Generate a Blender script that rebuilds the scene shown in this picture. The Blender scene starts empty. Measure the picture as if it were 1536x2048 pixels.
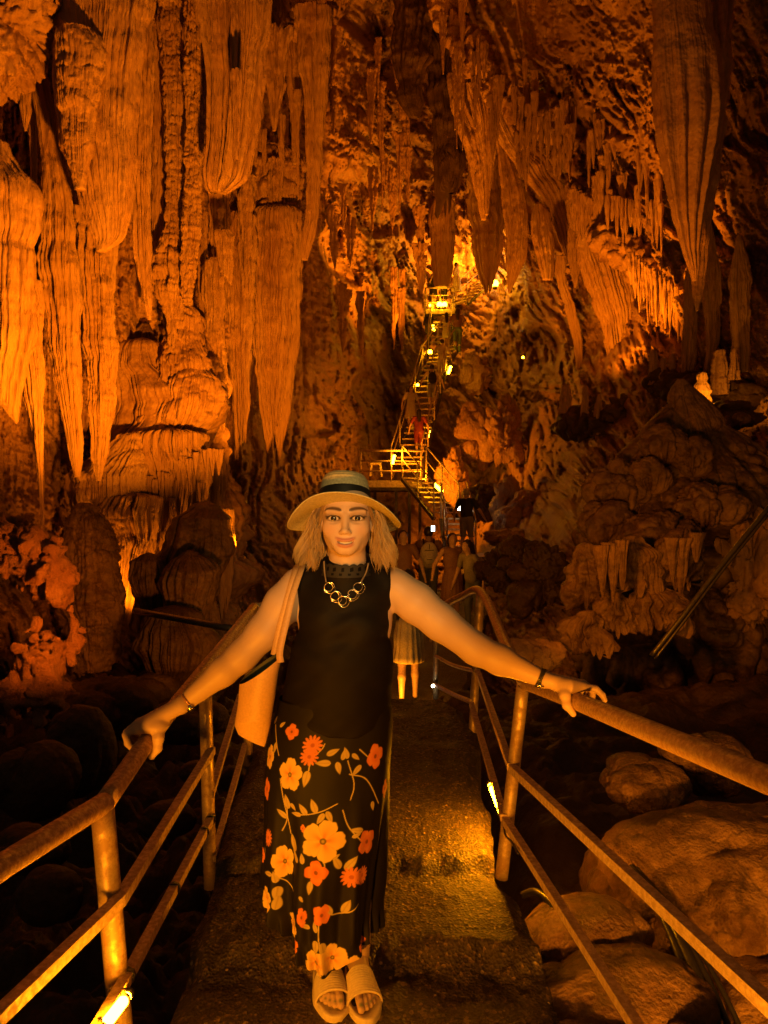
import bpy, math, random
import numpy as np
rng = np.random.default_rng(7)
random.seed(7)
S = bpy.context.scene
COL = S.collection
PI = math.pi

# ------------------------------------------------------------------ camera
F = 1480.0                      # focal length in photo pixels (photo 1536 x 2048)
CZ = 1.53                       # eye height above the woman's step
cam = bpy.data.cameras.new('camera')
cam.sensor_fit = 'VERTICAL'; cam.sensor_height = 36.0
cam.lens = F / 2048 * 36.0
cam.clip_start = 0.05; cam.clip_end = 300
camo = bpy.data.objects.new('camera', cam); COL.objects.link(camo)
camo.location = (0, 0, CZ); camo.rotation_euler = (PI / 2, 0, 0)
S.camera = camo

# ------------------------------------------------------------------ world: dim warm ambient fill, added to lift the dark parts of the cave
W = bpy.data.worlds.new('World'); S.world = W; W.use_nodes = True
bg = W.node_tree.nodes['Background']
bg.inputs[0].default_value = (1.0, 0.56, 0.22, 1); bg.inputs[1].default_value = 0.05

S.view_settings.view_transform = 'Standard'; S.view_settings.look = 'None'
S.view_settings.exposure = 0.0; S.view_settings.gamma = 1.0
cy = S.cycles
cy.use_denoising = True
cy.max_bounces = 5; cy.diffuse_bounces = 3; cy.glossy_bounces = 2; cy.transmission_bounces = 2
cy.sample_clamp_indirect = 3.0; cy.caustics_reflective = False; cy.caustics_refractive = False

def P(px, py, Y):
    return np.array([(px - 768) / F * Y, Y, CZ + (1024 - py) / F * Y])

# ------------------------------------------------------------------ the cave's floodlights (amber), hidden among the rocks, and some added fills
AMB = (1.0, 0.25, 0.004)
GOLD = (1.0, 0.315, 0.009)
def lamp(px, py, Y, power, col=AMB, r=0.12, spot=None, aim=None, blend=0.6):
    d = bpy.data.lights.new('flood_and_fill_light', 'SPOT' if spot else 'POINT')
    d.energy = power; d.color = col; d.shadow_soft_size = r
    o = bpy.data.objects.new('flood_and_fill_light', d); COL.objects.link(o)
    p = P(px, py, Y); o.location = p
    if spot:
        from mathutils import Vector
        d.spot_size = math.radians(spot); d.spot_blend = blend
        v = Vector(P(*aim) - p); o.rotation_euler = v.to_track_quat('-Z', 'Y').to_euler()
    return o
def nearspot(p, aim, power, ang, col=GOLD, r=.05):
    from mathutils import Vector
    d = bpy.data.lights.new('path_and_fill_spot', 'SPOT'); d.energy = power; d.color = col; d.shadow_soft_size = r; d.spot_size = math.radians(ang); d.spot_blend = .7
    o = bpy.data.objects.new('path_and_fill_spot', d); COL.objects.link(o); o.location = p
    o.rotation_euler = (Vector(aim) - Vector(p)).to_track_quat('-Z', 'Y').to_euler()
lamp(520, 1180, 6.5, 5600, aim=(230, 330, 11), spot=80)             # sweeps the left curtains
lamp(250, 1240, 5.6, 480, (1,.22,.006), aim=(85, 1215, 7.5), spot=44)   # coral-like rock
lamp(256, 1235, 11.0, 160, aim=(285, 1000, 11.8), spot=120)         # left flowstone, from between the pillar and the boulders
lamp(470, 1090, 11.0, 320, aim=(380, 900, 12), spot=110)            # long-toothed drape
lamp(600, 980, 13.0, 800, aim=(520, 600, 16), spot=90)              # shadowed drapes
lamp(890, 760, 25.0, 5200, aim=(740, 330, 27), spot=80)             # central wall
lamp(850, 960, 24.0, 500)                                           # stairs surroundings
lamp(915, 520, 35.5, 900, GOLD)                                     # glow behind the stairs
lamp(1120, 760, 16.5, 2600, aim=(1260, 420, 19), spot=95)           # right wall
lamp(1010, 760, 24.0, 1300, aim=(1000, 380, 27), spot=90)           # fins
lamp(1425, 812, 11.6, 170, GOLD)                                    # beaded stalagmite
lamp(1090, 1060, 5.0, 230, aim=(1320, 1080, 8), spot=80)            # faint wash on the mountain
lamp(800, 905, 23.2, 70, GOLD)                                      # added fill on the railed platform
nearspot((-0.80, -0.7, 0.35), (-0.08, 2.4, 0.95), 410, 46)          # lamp on the left of the walkway, in front of the woman
nearspot((0.70, 0.75, 0.30), (1.45, 2.6, 0.75), 210, 78)           # lamp at the right edge of the walkway
nearspot((0.35, -1.0, 2.15), (-0.09, 2.4, 1.54), 215, 20, (1, .68, .22), .15)   # paler fill added for her head and hat, no source seen
lamp(1150, 880, 9.0, 1100, aim=(1390, 280, 11), spot=50)            # huge folded curtain
lamp(790, 1398, 8.6, 30, GOLD)                                      # at the feet of the visitor in the straw skirt
lamp(838, 1120, 12.0, 12, GOLD)                                     # added fill on the group by the lower stairs
lamp(440, 1330, 7.6, 150, aim=(330, 1160, 10.4), spot=70)            # dim fill added on the dripping boulders
nearspot((0.66, 0.60, 0.28), (1.5, 3.1, -0.2), 330, 56)              # extra spot added to brighten the boulders


# ------------------------------------------------------------------ noise
def _h(ix, iy, iz):
    h = (ix.astype(np.uint32) * np.uint32(374761393)) ^ (iy.astype(np.uint32) * np.uint32(668265263)) ^ (iz.astype(np.uint32) * np.uint32(2246822519))
    h = (h ^ (h >> np.uint32(13))) * np.uint32(1274126177)
    h ^= h >> np.uint32(16)
    return (h & np.uint32(0xffffff)).astype(np.float32) * np.float32(2 / 16777215.0) - np.float32(1)
def noise(p):
    """smooth value noise in [-1,1] of points p (...,3)"""
    sh = p.shape[:-1]; q = np.asarray(p, np.float32).reshape(-1, 3)
    i = np.floor(q); f = q - i; i = i.astype(np.int64) + 100000
    f = f * f * f * (f * (f * 6 - 15) + 10)
    x0, y0, z0 = i[:, 0], i[:, 1], i[:, 2]
    fx, fy, fz = f[:, 0], f[:, 1], f[:, 2]
    def L(a, b, t): return a + (b - a) * t
    r = L(L(L(_h(x0, y0, z0), _h(x0 + 1, y0, z0), fx), L(_h(x0, y0 + 1, z0), _h(x0 + 1, y0 + 1, z0), fx), fy),
          L(L(_h(x0, y0, z0 + 1), _h(x0 + 1, y0, z0 + 1), fx), L(_h(x0, y0 + 1, z0 + 1), _h(x0 + 1, y0 + 1, z0 + 1), fx), fy), fz)
    return r.reshape(sh)
def fbm(p, o=4, g=0.5):
    s = 0; a = 1.0; p = np.asarray(p, np.float32)
    for k in range(o):
        s = s + a * noise(p + 17.3 * k); a *= g; p = p * 2.03
    return s
def billow(p, o=3, g=0.5):        # rounded bulges, sharp creases: 0 at the crease
    s = 0; a = 1.0; p = np.asarray(p, np.float32)
    for k in range(o):
        s = s + a * np.sqrt(np.abs(noise(p + 31.7 * k)) + 1e-4); a *= g; p = p * 2.1
    return s
def ridged(p, o=3, g=0.5):
    s = 0; a = 1.0; p = np.asarray(p, np.float32)
    for k in range(o):
        n = 1 - np.abs(noise(p + 11.9 * k)) * 2; s = s + a * n; a *= g; p = p * 2.1
    return s
def n1(x, seed=0, s2=0.0):
    x = np.asarray(x, np.float32)
    return noise(np.stack([x, np.full_like(x, seed * 7.31 + 0.5), np.zeros_like(x) + s2], -1))
def sstep(a, b, x):
    t = np.clip((x - a) / (b - a), 0, 1); return t * t * (3 - 2 * t)

# ------------------------------------------------------------------ materials
def newmat(name):
    m = bpy.data.materials.new(name); m.use_nodes = True
    nt = m.node_tree; b = nt.nodes['Principled BSDF']
    return m, nt, b
def N(nt, t, **kw):
    n = nt.nodes.new(t)
    for k, v in kw.items():
        if k in n.inputs: n.inputs[k].default_value = v
        else: setattr(n, k, v)
    return n
def ramp(nt, fac, stops):
    r = nt.nodes.new('ShaderNodeValToRGB')
    e = r.color_ramp.elements
    while len(e) < len(stops): e.new(0.5)
    for el, (p, c) in zip(e, stops):
        el.position = p; el.color = (*c, 1) if len(c) == 3 else c
    nt.links.new(fac, r.inputs[0]); return r
def rockmat(name, c0, c1, c2, rough=0.62, sc=1.0, bump=0.5, spec=0.35, stretch=1.0, dist=0.05, crack=0.0):
    m, nt, b = newmat(name); L = nt.links.new
    tc = N(nt, 'ShaderNodeTexCoord')
    mp = N(nt, 'ShaderNodeMapping'); mp.inputs['Scale'].default_value = (1, 1, stretch); L(tc.outputs['Object'], mp.inputs[0])
    n1_ = N(nt, 'ShaderNodeTexNoise', Scale=0.9 * sc, Detail=8.0, Roughness=0.62); L(mp.outputs[0], n1_.inputs['Vector'])
    r = ramp(nt, n1_.outputs[0], [(0.30, c0), (0.5, c1), (0.72, c2)])
    n2 = N(nt, 'ShaderNodeTexNoise', Scale=9.0 * sc, Detail=8.0, Roughness=0.7); L(mp.outputs[0], n2.inputs['Vector'])
    mx = N(nt, 'ShaderNodeMix', data_type='RGBA', blend_type='MULTIPLY'); mx.inputs[0].default_value = 0.55
    r2 = ramp(nt, n2.outputs[0], [(0.32, (0.55, 0.5, 0.45)), (0.55, (1, 1, 1))])
    L(r.outputs[0], mx.inputs[6]); L(r2.outputs[0], mx.inputs[7]); out = mx.outputs[2]
    if crack:
        nd = N(nt, 'ShaderNodeTexNoise', Scale=2.2, Detail=6.0); L(tc.outputs['Object'], nd.inputs['Vector'])
        va = N(nt, 'ShaderNodeVectorMath', operation='MULTIPLY_ADD'); va.inputs[1].default_value = (.9, .9, .9); L(nd.outputs['Color'], va.inputs[0]); L(tc.outputs['Object'], va.inputs[2])
        ve = N(nt, 'ShaderNodeTexVoronoi', feature='DISTANCE_TO_EDGE', Scale=crack); L(va.outputs[0], ve.inputs['Vector'])
        rc = ramp(nt, ve.outputs['Distance'], [(0.0, (.35, .3, .26)), (0.03, (1, 1, 1))])
        st = N(nt, 'ShaderNodeTexNoise', Scale=4.5, Detail=7.0, Roughness=.7); L(tc.outputs['Object'], st.inputs['Vector'])
        rs = ramp(nt, st.outputs[0], [(.40, (.48, .42, .36)), (.56, (1, 1, 1)), (.72, (1.25, 1.2, 1.1))])
        m2 = N(nt, 'ShaderNodeMix', data_type='RGBA', blend_type='MULTIPLY'); m2.inputs[0].default_value = .8; L(out, m2.inputs[6]); L(rc.outputs[0], m2.inputs[7])
        m3 = N(nt, 'ShaderNodeMix', data_type='RGBA', blend_type='MULTIPLY'); m3.inputs[0].default_value = .85; L(m2.outputs[2], m3.inputs[6]); L(rs.outputs[0], m3.inputs[7]); out = m3.outputs[2]
    L(out, b.inputs['Base Color'])
    vo = N(nt, 'ShaderNodeTexVoronoi', Scale=14.0 * sc); L(mp.outputs[0], vo.inputs['Vector'])
    ad = N(nt, 'ShaderNodeMath', operation='ADD'); L(n2.outputs[0], ad.inputs[0])
    ml = N(nt, 'ShaderNodeMath', operation='MULTIPLY'); ml.inputs[1].default_value = 0.35; L(vo.outputs['Distance'], ml.inputs[0]); L(ml.outputs[0], ad.inputs[1])
    bp = N(nt, 'ShaderNodeBump', Strength=bump, Distance=dist); L(ad.outputs[0], bp.inputs['Height']); L(bp.outputs[0], b.inputs['Normal'])
    rr = ramp(nt, n1_.outputs[0], [(0.3, (rough - 0.2,) * 3), (0.7, (rough + 0.12,) * 3)]); L(rr.outputs[0], b.inputs['Roughness'])
    b.inputs['Specular IOR Level'].default_value = spec
    return m
M = {}
M['wall'] = rockmat('cave_rock', (0.20, 0.10, 0.05), (0.36, 0.21, 0.11), (0.46, 0.30, 0.17), sc=0.9, bump=0.7, stretch=0.6, dist=0.12)
M['calcite'] = rockmat('calcite', (0.30, 0.16, 0.08), (0.42, 0.26, 0.14), (0.52, 0.36, 0.21), sc=1.5, bump=0.8, stretch=0.22, dist=0.09)
M['flow'] = rockmat('flowstone', (0.22, 0.12, 0.06), (0.34, 0.20, 0.11), (0.45, 0.29, 0.17), sc=1.2, bump=0.45, dist=0.05, spec=0.45)
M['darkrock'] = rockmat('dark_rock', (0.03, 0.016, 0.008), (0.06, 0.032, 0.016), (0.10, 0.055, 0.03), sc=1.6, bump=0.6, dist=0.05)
M['mud'] = rockmat('shaded_flowstone', (0.09, 0.045, 0.022), (0.15, 0.085, 0.042), (0.21, 0.125, 0.065), sc=1.4, bump=0.6, dist=0.05, spec=0.5, crack=0.9)  # brown flowstone with shade put into its darker colour
M['boulder'] = rockmat('boulder_rock', (0.16, 0.08, 0.035), (0.26, 0.14, 0.065), (0.36, 0.21, 0.10), sc=5.0, bump=0.9, rough=0.5, spec=0.5, dist=0.025, crack=1.6)
M['coral'] = rockmat('coral_crust', (0.20, 0.085, 0.04), (0.34, 0.16, 0.08), (0.42, 0.22, 0.12), sc=5.0, bump=0.9, dist=0.05)

# ------------------------------------------------------------------ mesh building
def fastmesh(name, V, Fc):
    """V (n,3); Fc list of arrays, each (k,3) or (k,4)"""
    if not isinstance(Fc, (list, tuple)): Fc = [Fc]
    Fc = [np.asarray(f, np.int32) for f in Fc if len(f)]
    me = bpy.data.meshes.new(name)
    V = np.ascontiguousarray(V, np.float32)
    me.vertices.add(len(V)); me.vertices.foreach_set('co', V.ravel())
    nl = sum(f.size for f in Fc); nf = sum(len(f) for f in Fc)
    me.loops.add(nl); me.polygons.add(nf)
    me.loops.foreach_set('vertex_index', np.concatenate([f.ravel() for f in Fc]))
    tot = np.concatenate([np.full(len(f), f.shape[1], np.int32) for f in Fc])
    st = np.zeros(nf, np.int32); st[1:] = np.cumsum(tot)[:-1]
    me.polygons.foreach_set('loop_start', st)
    me.polygons.foreach_set('use_smooth', np.ones(nf, bool))
    me.update(calc_edges=True); me.validate()
    return me
def tag(o, label=None, cat=None, group=None, kind=None):
    if label: o['label'] = label
    if cat: o['category'] = cat
    if group: o['group'] = group
    if kind: o['kind'] = kind
    return o
def obj(name, V, Fc, mat, parent=None, origin=None, colors=None, smooth=True):
    """link a mesh given in world coordinates; origin at its base unless it has a parent"""
    V = np.asarray(V, np.float64)
    if parent is not None: loc = np.array(parent['_o'])
    elif origin is not None: loc = np.asarray(origin, float)
    else: loc = np.array([V[:, 0].mean(), V[:, 1].mean(), V[:, 2].min()])
    me = fastmesh(name, V - loc, Fc)
    if not smooth: me.polygons.foreach_set('use_smooth', np.zeros(len(me.polygons), bool))
    if mat is not None: me.materials.append(mat)
    if colors is not None:
        ca = me.color_attributes.new('paint', 'FLOAT_COLOR', 'POINT')
        cc = np.ones((len(V), 4), np.float32); cc[:, :3] = colors; ca.data.foreach_set('color', cc.ravel())
    o = bpy.data.objects.new(name, me); COL.objects.link(o)
    if parent is not None:
        o.parent = parent; o['_o'] = list(map(float, loc))
    else:
        o.location = loc; o['_o'] = list(map(float, loc))
    return o
def empty(name, loc, label, cat, group=None):
    o = bpy.data.objects.new(name, None); COL.objects.link(o)
    o.location = loc; o['_o'] = [float(x) for x in loc]; o.empty_display_size = 0.1
    return tag(o, label, cat, group)
def gridfaces(nu, nv, wrap=False):
    """(nv rows) x (nu columns); wrap joins last column to first"""
    j, i = np.meshgrid(np.arange(nv - 1), np.arange(nu if wrap else nu - 1), indexing='ij')
    i2 = (i + 1) % nu
    return np.stack([j * nu + i, j * nu + i2, (j + 1) * nu + i2, (j + 1) * nu + i], -1).reshape(-1, 4)
class MB:
    """collects simple solids in one mesh"""
    def __init__(s): s.v = []; s.f3 = []; s.f4 = []; s.n = 0
    def add(s, V, f4=None, f3=None):
        V = np.asarray(V, float); s.v.append(V)
        if f4 is not None and len(f4): s.f4.append(np.asarray(f4) + s.n)
        if f3 is not None and len(f3): s.f3.append(np.asarray(f3) + s.n)
        s.n += len(V); return s
    def box(s, c, size, R=None):
        c = np.asarray(c, float); h = np.asarray(size, float) / 2
        V = np.array([[x, y, z] for z in (-1, 1) for y in (-1, 1) for x in (-1, 1)], float) * h
        if R is not None: V = V @ np.asarray(R).T
        return s.add(V + c, [[0, 2, 3, 1], [4, 5, 7, 6], [0, 1, 5, 4], [2, 6, 7, 3], [0, 4, 6, 2], [1, 3, 7, 5]])
    def tube(s, pts, r, n=10, square=False, cap=True, up=None):
        pts = np.asarray(pts, float); m = len(pts); r = np.broadcast_to(np.asarray(r, float), (m,))
        T = np.gradient(pts, axis=0) if m > 2 else np.repeat((pts[1] - pts[0])[None], m, 0)
        T /= np.linalg.norm(T, axis=1)[:, None] + 1e-12
        ref = np.array(up if up is not None else ([0, 0, 1] if abs(T[:, 2]).mean() < 0.9 else [0, 1, 0]), float)
        A = np.cross(T, ref); A /= np.linalg.norm(A, axis=1)[:, None] + 1e-12; B = np.cross(A, T)
        if square: n = 4; ang = np.arange(4) * PI / 2 + PI / 4; rr = r * math.sqrt(2)
        else: ang = np.arange(n) * 2 * PI / n; rr = r
        V = pts[:, None] + rr[:, None, None] * (np.cos(ang)[None, :, None] * A[:, None] + np.sin(ang)[None, :, None] * B[:, None])
        V = V.reshape(-1, 3); f4 = gridfaces(n, m, True); f3 = []
        if cap:
            V = np.vstack([V, pts[0], pts[-1]]); a, b = m * n, m * n + 1
            for i in range(n):
                f3.append([a, (i + 1) % n, i]); f3.append([b, (m - 1) * n + i, (m - 1) * n + (i + 1) % n])
        return s.add(V, f4, f3)
    def quad(s, a, b, c, d): return s.add([a, b, c, d], [[0, 1, 2, 3]])
    def lathe(s, prof, c, n=16, R=None):
        prof = np.asarray(prof, float); a = np.arange(n) * 2 * PI / n
        V = np.stack([prof[:, 0][:, None] * np.cos(a), prof[:, 0][:, None] * np.sin(a), np.repeat(prof[:, 1][:, None], n, 1)], -1).reshape(-1, 3)
        if R is not None: V = V @ np.asarray(R).T
        return s.add(V + np.asarray(c, float), gridfaces(n, len(prof), True))
    def faces(s): return [np.concatenate(x) for x in (s.f4, s.f3) if x]
    def verts(s): return np.concatenate(s.v)
    def build(s, name, mat, parent=None, smooth=False, origin=None):
        return obj(name, s.verts(), s.faces(), mat, parent, origin, smooth=smooth)

def bend(pts, n=8):
    """a polyline with its corners rounded (Catmull-Rom)"""
    p = np.asarray(pts, float); q = np.vstack([2 * p[0] - p[1], p, 2 * p[-1] - p[-2]]); out = []
    for i in range(1, len(q) - 2):
        for t in np.linspace(0, 1, n, endpoint=False):
            a, b_, c, d = q[i - 1], q[i], q[i + 1], q[i + 2]
            out.append(0.5 * (2 * b_ + (c - a) * t + (2 * a - 5 * b_ + 4 * c - d) * t * t + (3 * b_ - a - 3 * c + d) * t ** 3))
    out.append(p[-1]); return np.array(out)
def dense(pts, n=10):
    p = np.asarray(pts, float); out = []
    for a, b_ in zip(p[:-1], p[1:]):
        for t in np.linspace(0, 1, n, endpoint=False): out.append(a + (b_ - a) * t)
    out.append(p[-1]); return np.array(out)


# ================================================================== THE CAVE
def interp_rows(rows, ys):
    r = np.array(rows, float); out = []
    for c in range(1, r.shape[1]):
        # monotone-ish smooth interpolation
        out.append(np.interp(ys, r[:, 0], r[:, c]))
    return out
def smooth1(a, k):
    if k < 2: return a
    w = np.hanning(k + 2)[1:-1]; w /= w.sum()
    p = np.concatenate([np.full(k, a[0]), a, np.full(k, a[-1])])
    s = np.convolve(p, w, 'same')[k:-k]
    return s
SEED = [0]
def formation(name, label, cat, Y, rows, flutes=14, fl=0.16, depth=0.6, mat='calcite', fringe=0.0, teeth=10, lump=0.06,
              beads=0.0, beadf=6.0, drift=0.24, group=None, res=1.0, tilt=0.0, rough=0.02, edge=0.05, folds=0, fold_amp=0.25, fold_on=(0.05, 0.5), add=True, dz=1.0, lob=0.0, lobf=1.0):
    """a hanging or standing calcite body: rows of (photo y, left x, right x) seen at depth Y give the outline; the section is an
    oval with flutes running down it, beads or ledges across it and a toothed lower edge"""
    SEED[0] += 1; sd = SEED[0] * 3.7
    if name in ('stone_drape', 'limestone_column', 'flowstone_ledge', 'flowstone_mound', 'dripstone_boulder', 'flowstone_lobe', 'flowstone_mountain'):
        ya, la, ra = rows[0]; dm = (0.12 if name in ('stone_drape', 'limestone_column') else 0.26) * (ra - la); cm = (la + ra) / 2      # a rounded shoulder on top
        rows = [(ya - dm * (1 - t), cm - (cm - la) * math.sqrt(1 - (1 - t) ** 2) - .3, cm + (ra - cm) * math.sqrt(1 - (1 - t) ** 2) + .3) for t in (0, .12, .3, .55, .8)] + list(rows)
    r = np.array(rows, float)
    y0, y1 = r[0, 0], r[-1, 0]; wmax = (r[:, 2] - r[:, 1]).max()
    nz = int(np.clip((y1 - y0) * 0.55 * res, 14, 420)); nt = int(np.clip(wmax * 2.2 * res, 18, 560))
    v = np.linspace(0, 1, nz); ys = y0 + (y1 - y0) * v
    xl, xr = interp_rows(rows, ys)
    k = max(3, nz // 16); xl = smooth1(xl, k); xr = smooth1(xr, k)
    sc = Y / F
    n_a = (n1(ys / 60.0, sd) + .5 * n1(ys / 19.0, sd + 2)) * wmax * edge; n_b = (n1(ys / 55.0, sd + 1) + .5 * n1(ys / 17.0, sd + 3)) * wmax * edge
    amp = np.clip((xr - xl) / (wmax + 1e-6), 0.1, 1)
    xl = xl + n_a * amp; xr = xr + n_b * amp
    cx = (xl + xr) / 2; hw = np.maximum((xr - xl) / 2, 0.6)
    X = (cx - 768) * sc; Wd = hw * sc; Z = CZ + (1024 - ys) * sc
    # even spacing along the oval's perimeter
    tt = np.linspace(0, 2 * PI, 721); px_ = np.cos(tt); pyy = depth * np.sin(tt)
    sl = np.concatenate([[0], np.cumsum(np.hypot(np.diff(px_), np.diff(pyy)))])
    th = np.interp(np.arange(nt) / nt * sl[-1], sl, tt)
    ua = np.arange(nt) / nt * 2 * PI
    ct, st = np.cos(th), np.sin(th)
    R = flutes / (2 * PI) * 1.25
    TT, VV = np.meshgrid(ua, Z, indexing='xy')
    hz = drift / max(0.3, wmax * sc)
    dw = np.maximum(Wd * depth, np.minimum(Wd, 0.06))
    per = Wd * sl[-1]; fw = per / flutes                 # width of one flute
    p3 = np.stack([X[:, None] + Wd[:, None] * ct, Y + dw[:, None] * st, VV], -1)
    wob = 0.16 * noise(p3 * np.array([1.2, 1.2, 0.9]) * (1 / max(0.25, fw.max() * 4)) + sd)
    q = np.stack([R * np.cos(TT) + sd, R * np.sin(TT) - sd, VV * hz + 0.0 * wob], -1) + wob[..., None] * np.array([.6, .6, 0])
    f = np.sqrt(np.abs(noise(q)) + 1e-3) - 0.5
    q2 = q * np.array([2.7, 2.7, 2.0]) + 5.1
    f = f + 0.42 * (np.sqrt(np.abs(noise(q2)) + 1e-3) - 0.5) + 0.22 * (np.sqrt(np.abs(noise(q * np.array([5.5, 5.5, 6.0]) + 2.7)) + 1e-3) - 0.5)
    env = 0.55 + 0.75 * sstep(-.5, .5, noise(np.stack([R * .35 * np.cos(TT) + sd, R * .35 * np.sin(TT), VV * hz * 2.2], -1)))
    dsp = f * fw[:, None] * (fl * 7.6) * env
    if folds:
        a = np.cos(TT * folds + 2.2 * noise(np.stack([np.cos(TT) * 1.5 + sd, np.sin(TT) * 1.5, VV * 0.15], -1)))
        dsp = dsp + fold_amp * (per / folds)[:, None] * 0.9 * a * sstep(*fold_on, v)[:, None]
    size = max(0.15, wmax * sc * 0.5)
    if lump: dsp = dsp + lump * Wd[:, None] * 1.3 * fbm(p3 * (1.1 / size) + sd, 3)
    if beads:
        ph = VV * beadf * 0.8 + 2.6 * noise(p3 * np.array([2.2, 2.2, 1.0]) * (0.5 / size) + sd) + 1.4 * noise(p3 * (1.6 / size) + sd)
        b = np.sqrt(np.abs(np.sin(ph))) - 0.7
        dsp = dsp + beads * Wd[:, None] * b * (0.45 + 0.8 * sstep(-.4, .4, noise(p3 * (1.3 / size) + 3 + sd)))
        dsp = dsp + beads * 0.8 * size * (billow(p3 * (3.2 / size) + sd, 2) - 0.9)
    if lob:
        dsp = dsp + lob * Wd[:, None] * (billow(p3 * lobf + sd, 3, 0.45) - 0.8)
    wl = 9.0 * sc                                        # crust a few centimetres across
    dsp = dsp + rough * 6 * wl * (0.6 * fbm(p3 * np.array([1, 1, .6]) / (2.4 * wl) + sd, 2) + 0.5 * noise(p3 / wl + sd)) * np.minimum(1, Wd[:, None] / (3 * wl))
    nx = ct[None, :] * dw[:, None]; ny = st[None, :] * Wd[:, None]; nl_ = np.hypot(nx, ny) + 1e-9
    dsp = np.maximum(dsp, -0.75 * np.minimum(Wd, dw)[:, None])
    Xg = X[:, None] + Wd[:, None] * ct + dsp * nx / nl_
    Yg = Y + dw[:, None] * st + dsp * ny / nl_ + tilt * (Z - Z[0])[:, None]
    Zg = VV.copy()
    if fringe:
        t = teeth / (2 * PI) * 1.6
        tn = noise(np.stack([t * np.cos(ua) + sd, t * np.sin(ua), np.zeros(nt)], -1)); tn = np.abs(tn) + 0.25 * (f[nz // 2] + 0.4)
        tn = np.clip(tn / (tn.max() + 1e-6), 0, 1)
        L = fringe * sc
        fwt = sstep(1 - 1.1 * fringe / max(1, (y1 - y0)), 1, v) if fringe < (y1 - y0) else v
        Zg = Zg - (L * (tn - 0.35))[None, :] * fwt[:, None]
    V = np.stack([Xg, Yg, Zg], -1).reshape(-1, 3)
    Fq = gridfaces(nt, nz, True)
    c0 = V[:nt].mean(0); c1 = V[-nt:].mean(0); 
    V = np.vstack([V, c0, c1]); i = np.arange(nt); i2 = (i + 1) % nt
    F3 = np.concatenate([np.stack([np.full(nt, nt * nz), i2, i], -1), np.stack([np.full(nt, nt * nz + 1), (nz - 1) * nt + i, (nz - 1) * nt + i2], -1)])
    if not add: return V, Fq, F3
    # the section runs anticlockwise going down: flip so that normals face out
    o = obj(name, V, [Fq[:, ::-1], F3[:, ::-1]], M[mat])
    return tag(o, label, cat, group)

def rock(name, label, cat, c, rad, mat='boulder', lob=0.25, lobf=1.2, fine=0.05, n=90, group=None, kind=None, squash=0.0, seed=None, fl=0.0, flf=6.0, flat=None):
    """a boulder: an ellipsoid pushed out into rounded lobes with creases between them"""
    SEED[0] += 1; sd = (seed if seed is not None else SEED[0]) * 5.3
    th = np.arange(2 * n) * PI / n; ph = np.linspace(0.02, PI - 0.02, n)
    T, Ph = np.meshgrid(th, ph)
    D = np.stack([np.cos(T) * np.sin(Ph), np.sin(T) * np.sin(Ph), np.cos(Ph)], -1)
    rad = np.asarray(rad, float); p = D * rad
    d = 1 + lob * (billow(p * lobf + sd, 2, 0.4) - 0.85) + 0.5 * lob * noise(p * lobf * 0.5 + sd) + fine * fbm(p * lobf * 5 + sd, 3)
    if fl:
        w = sstep(0.2, -0.5, D[..., 2])
        d = d + fl * w * (np.sqrt(np.abs(noise(np.stack([np.cos(T) * flf, np.sin(T) * flf, D[..., 2] * 0.6], -1) + sd))) - 0.5)
    V = (p * d[..., None]).reshape(-1, 3)
    if flat is not None: V[:, 2] = np.maximum(V[:, 2], -flat)
    V = V + np.asarray(c, float)
    Fq = gridfaces(2 * n, n, True)
    m = len(V); nn = 2 * n; i = np.arange(nn); i2 = (i + 1) % nn
    V = np.vstack([V, V[:nn].mean(0), V[-nn:].mean(0)])
    F3 = np.concatenate([np.stack([np.full(nn, m), i2, i], -1), np.stack([np.full(nn, m + 1), (n - 1) * nn + i, (n - 1) * nn + i2], -1)])
    o = obj(name, V, [Fq[:, ::-1], F3[:, ::-1]], M[mat])
    return tag(o, label, cat, group, kind)

# ---- the rock shell of the chamber
ctrl = np.array([
 (-900,-300,6),(-900,600,6),(-900,1400,6),(-300,-400,8),(-300,300,10),(-300,900,9),(-300,1400,8),
 (0,-100,10.6),(0,200,11.2),(0,600,11.2),(0,900,10.8),(0,1200,10.3),(0,1500,9),
 (130,300,11.6),(130,700,12.0),(250,-200,11.6),(250,100,12.4),(250,500,13.0),(250,900,14.4),(250,1250,13.5),(250,1500,12),
 (350,300,13.4),(380,560,14.2),(450,-200,13),(450,100,13.8),(450,400,15.6),(450,800,16.2),(450,1100,16.4),(450,1400,14),
 (560,40,15.6),(560,300,17.0),(560,700,17.6),(560,1100,18),
 (660,0,23),(660,250,25),(660,500,25),(660,800,25),(660,1100,22),(680,1400,17),
 (740,250,27),(760,450,28),(760,700,29),(750,1000,28),(780,1250,22),
 (830,0,36),(840,200,40),(860,400,40),(850,500,36),(880,700,37),(850,900,34),(850,1100,27),(850,1350,15),
 (900,100,37),(930,300,37),(910,450,38),(960,600,38),(960,800,32),(960,1000,27),(960,1250,14),
 (960,-50,26),(1030,80,24),(1040,300,29),(1050,500,30),(1060,700,30),(1050,880,26),(1050,1000,22),(1060,1200,14),
 (1150,60,19),(1150,250,22),(1200,450,22),(1250,600,20),(1200,750,19),(1180,900,17),(1150,1100,12),(1200,1300,10.5),
 (1250,120,17),(1350,50,14),(1380,400,17),(1400,600,17),(1420,720,16),(1450,900,13),(1400,1200,11),
 (1536,50,12.5),(1536,300,13.5),(1500,480,15.5),(1536,650,14.5),(1536,900,11),(1536,1250,9),
 (1900,0,10),(1900,500,10),(1900,1200,8),(2400,0,7),(2400,700,7),(2400,1400,7),
 (400,-600,9),(900,-600,11),(1400,-600,9),(400,-1000,7),(900,-1000,7),(1400,-1000,7),(-600,-900,6),(2200,-900,6)], float)
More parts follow.
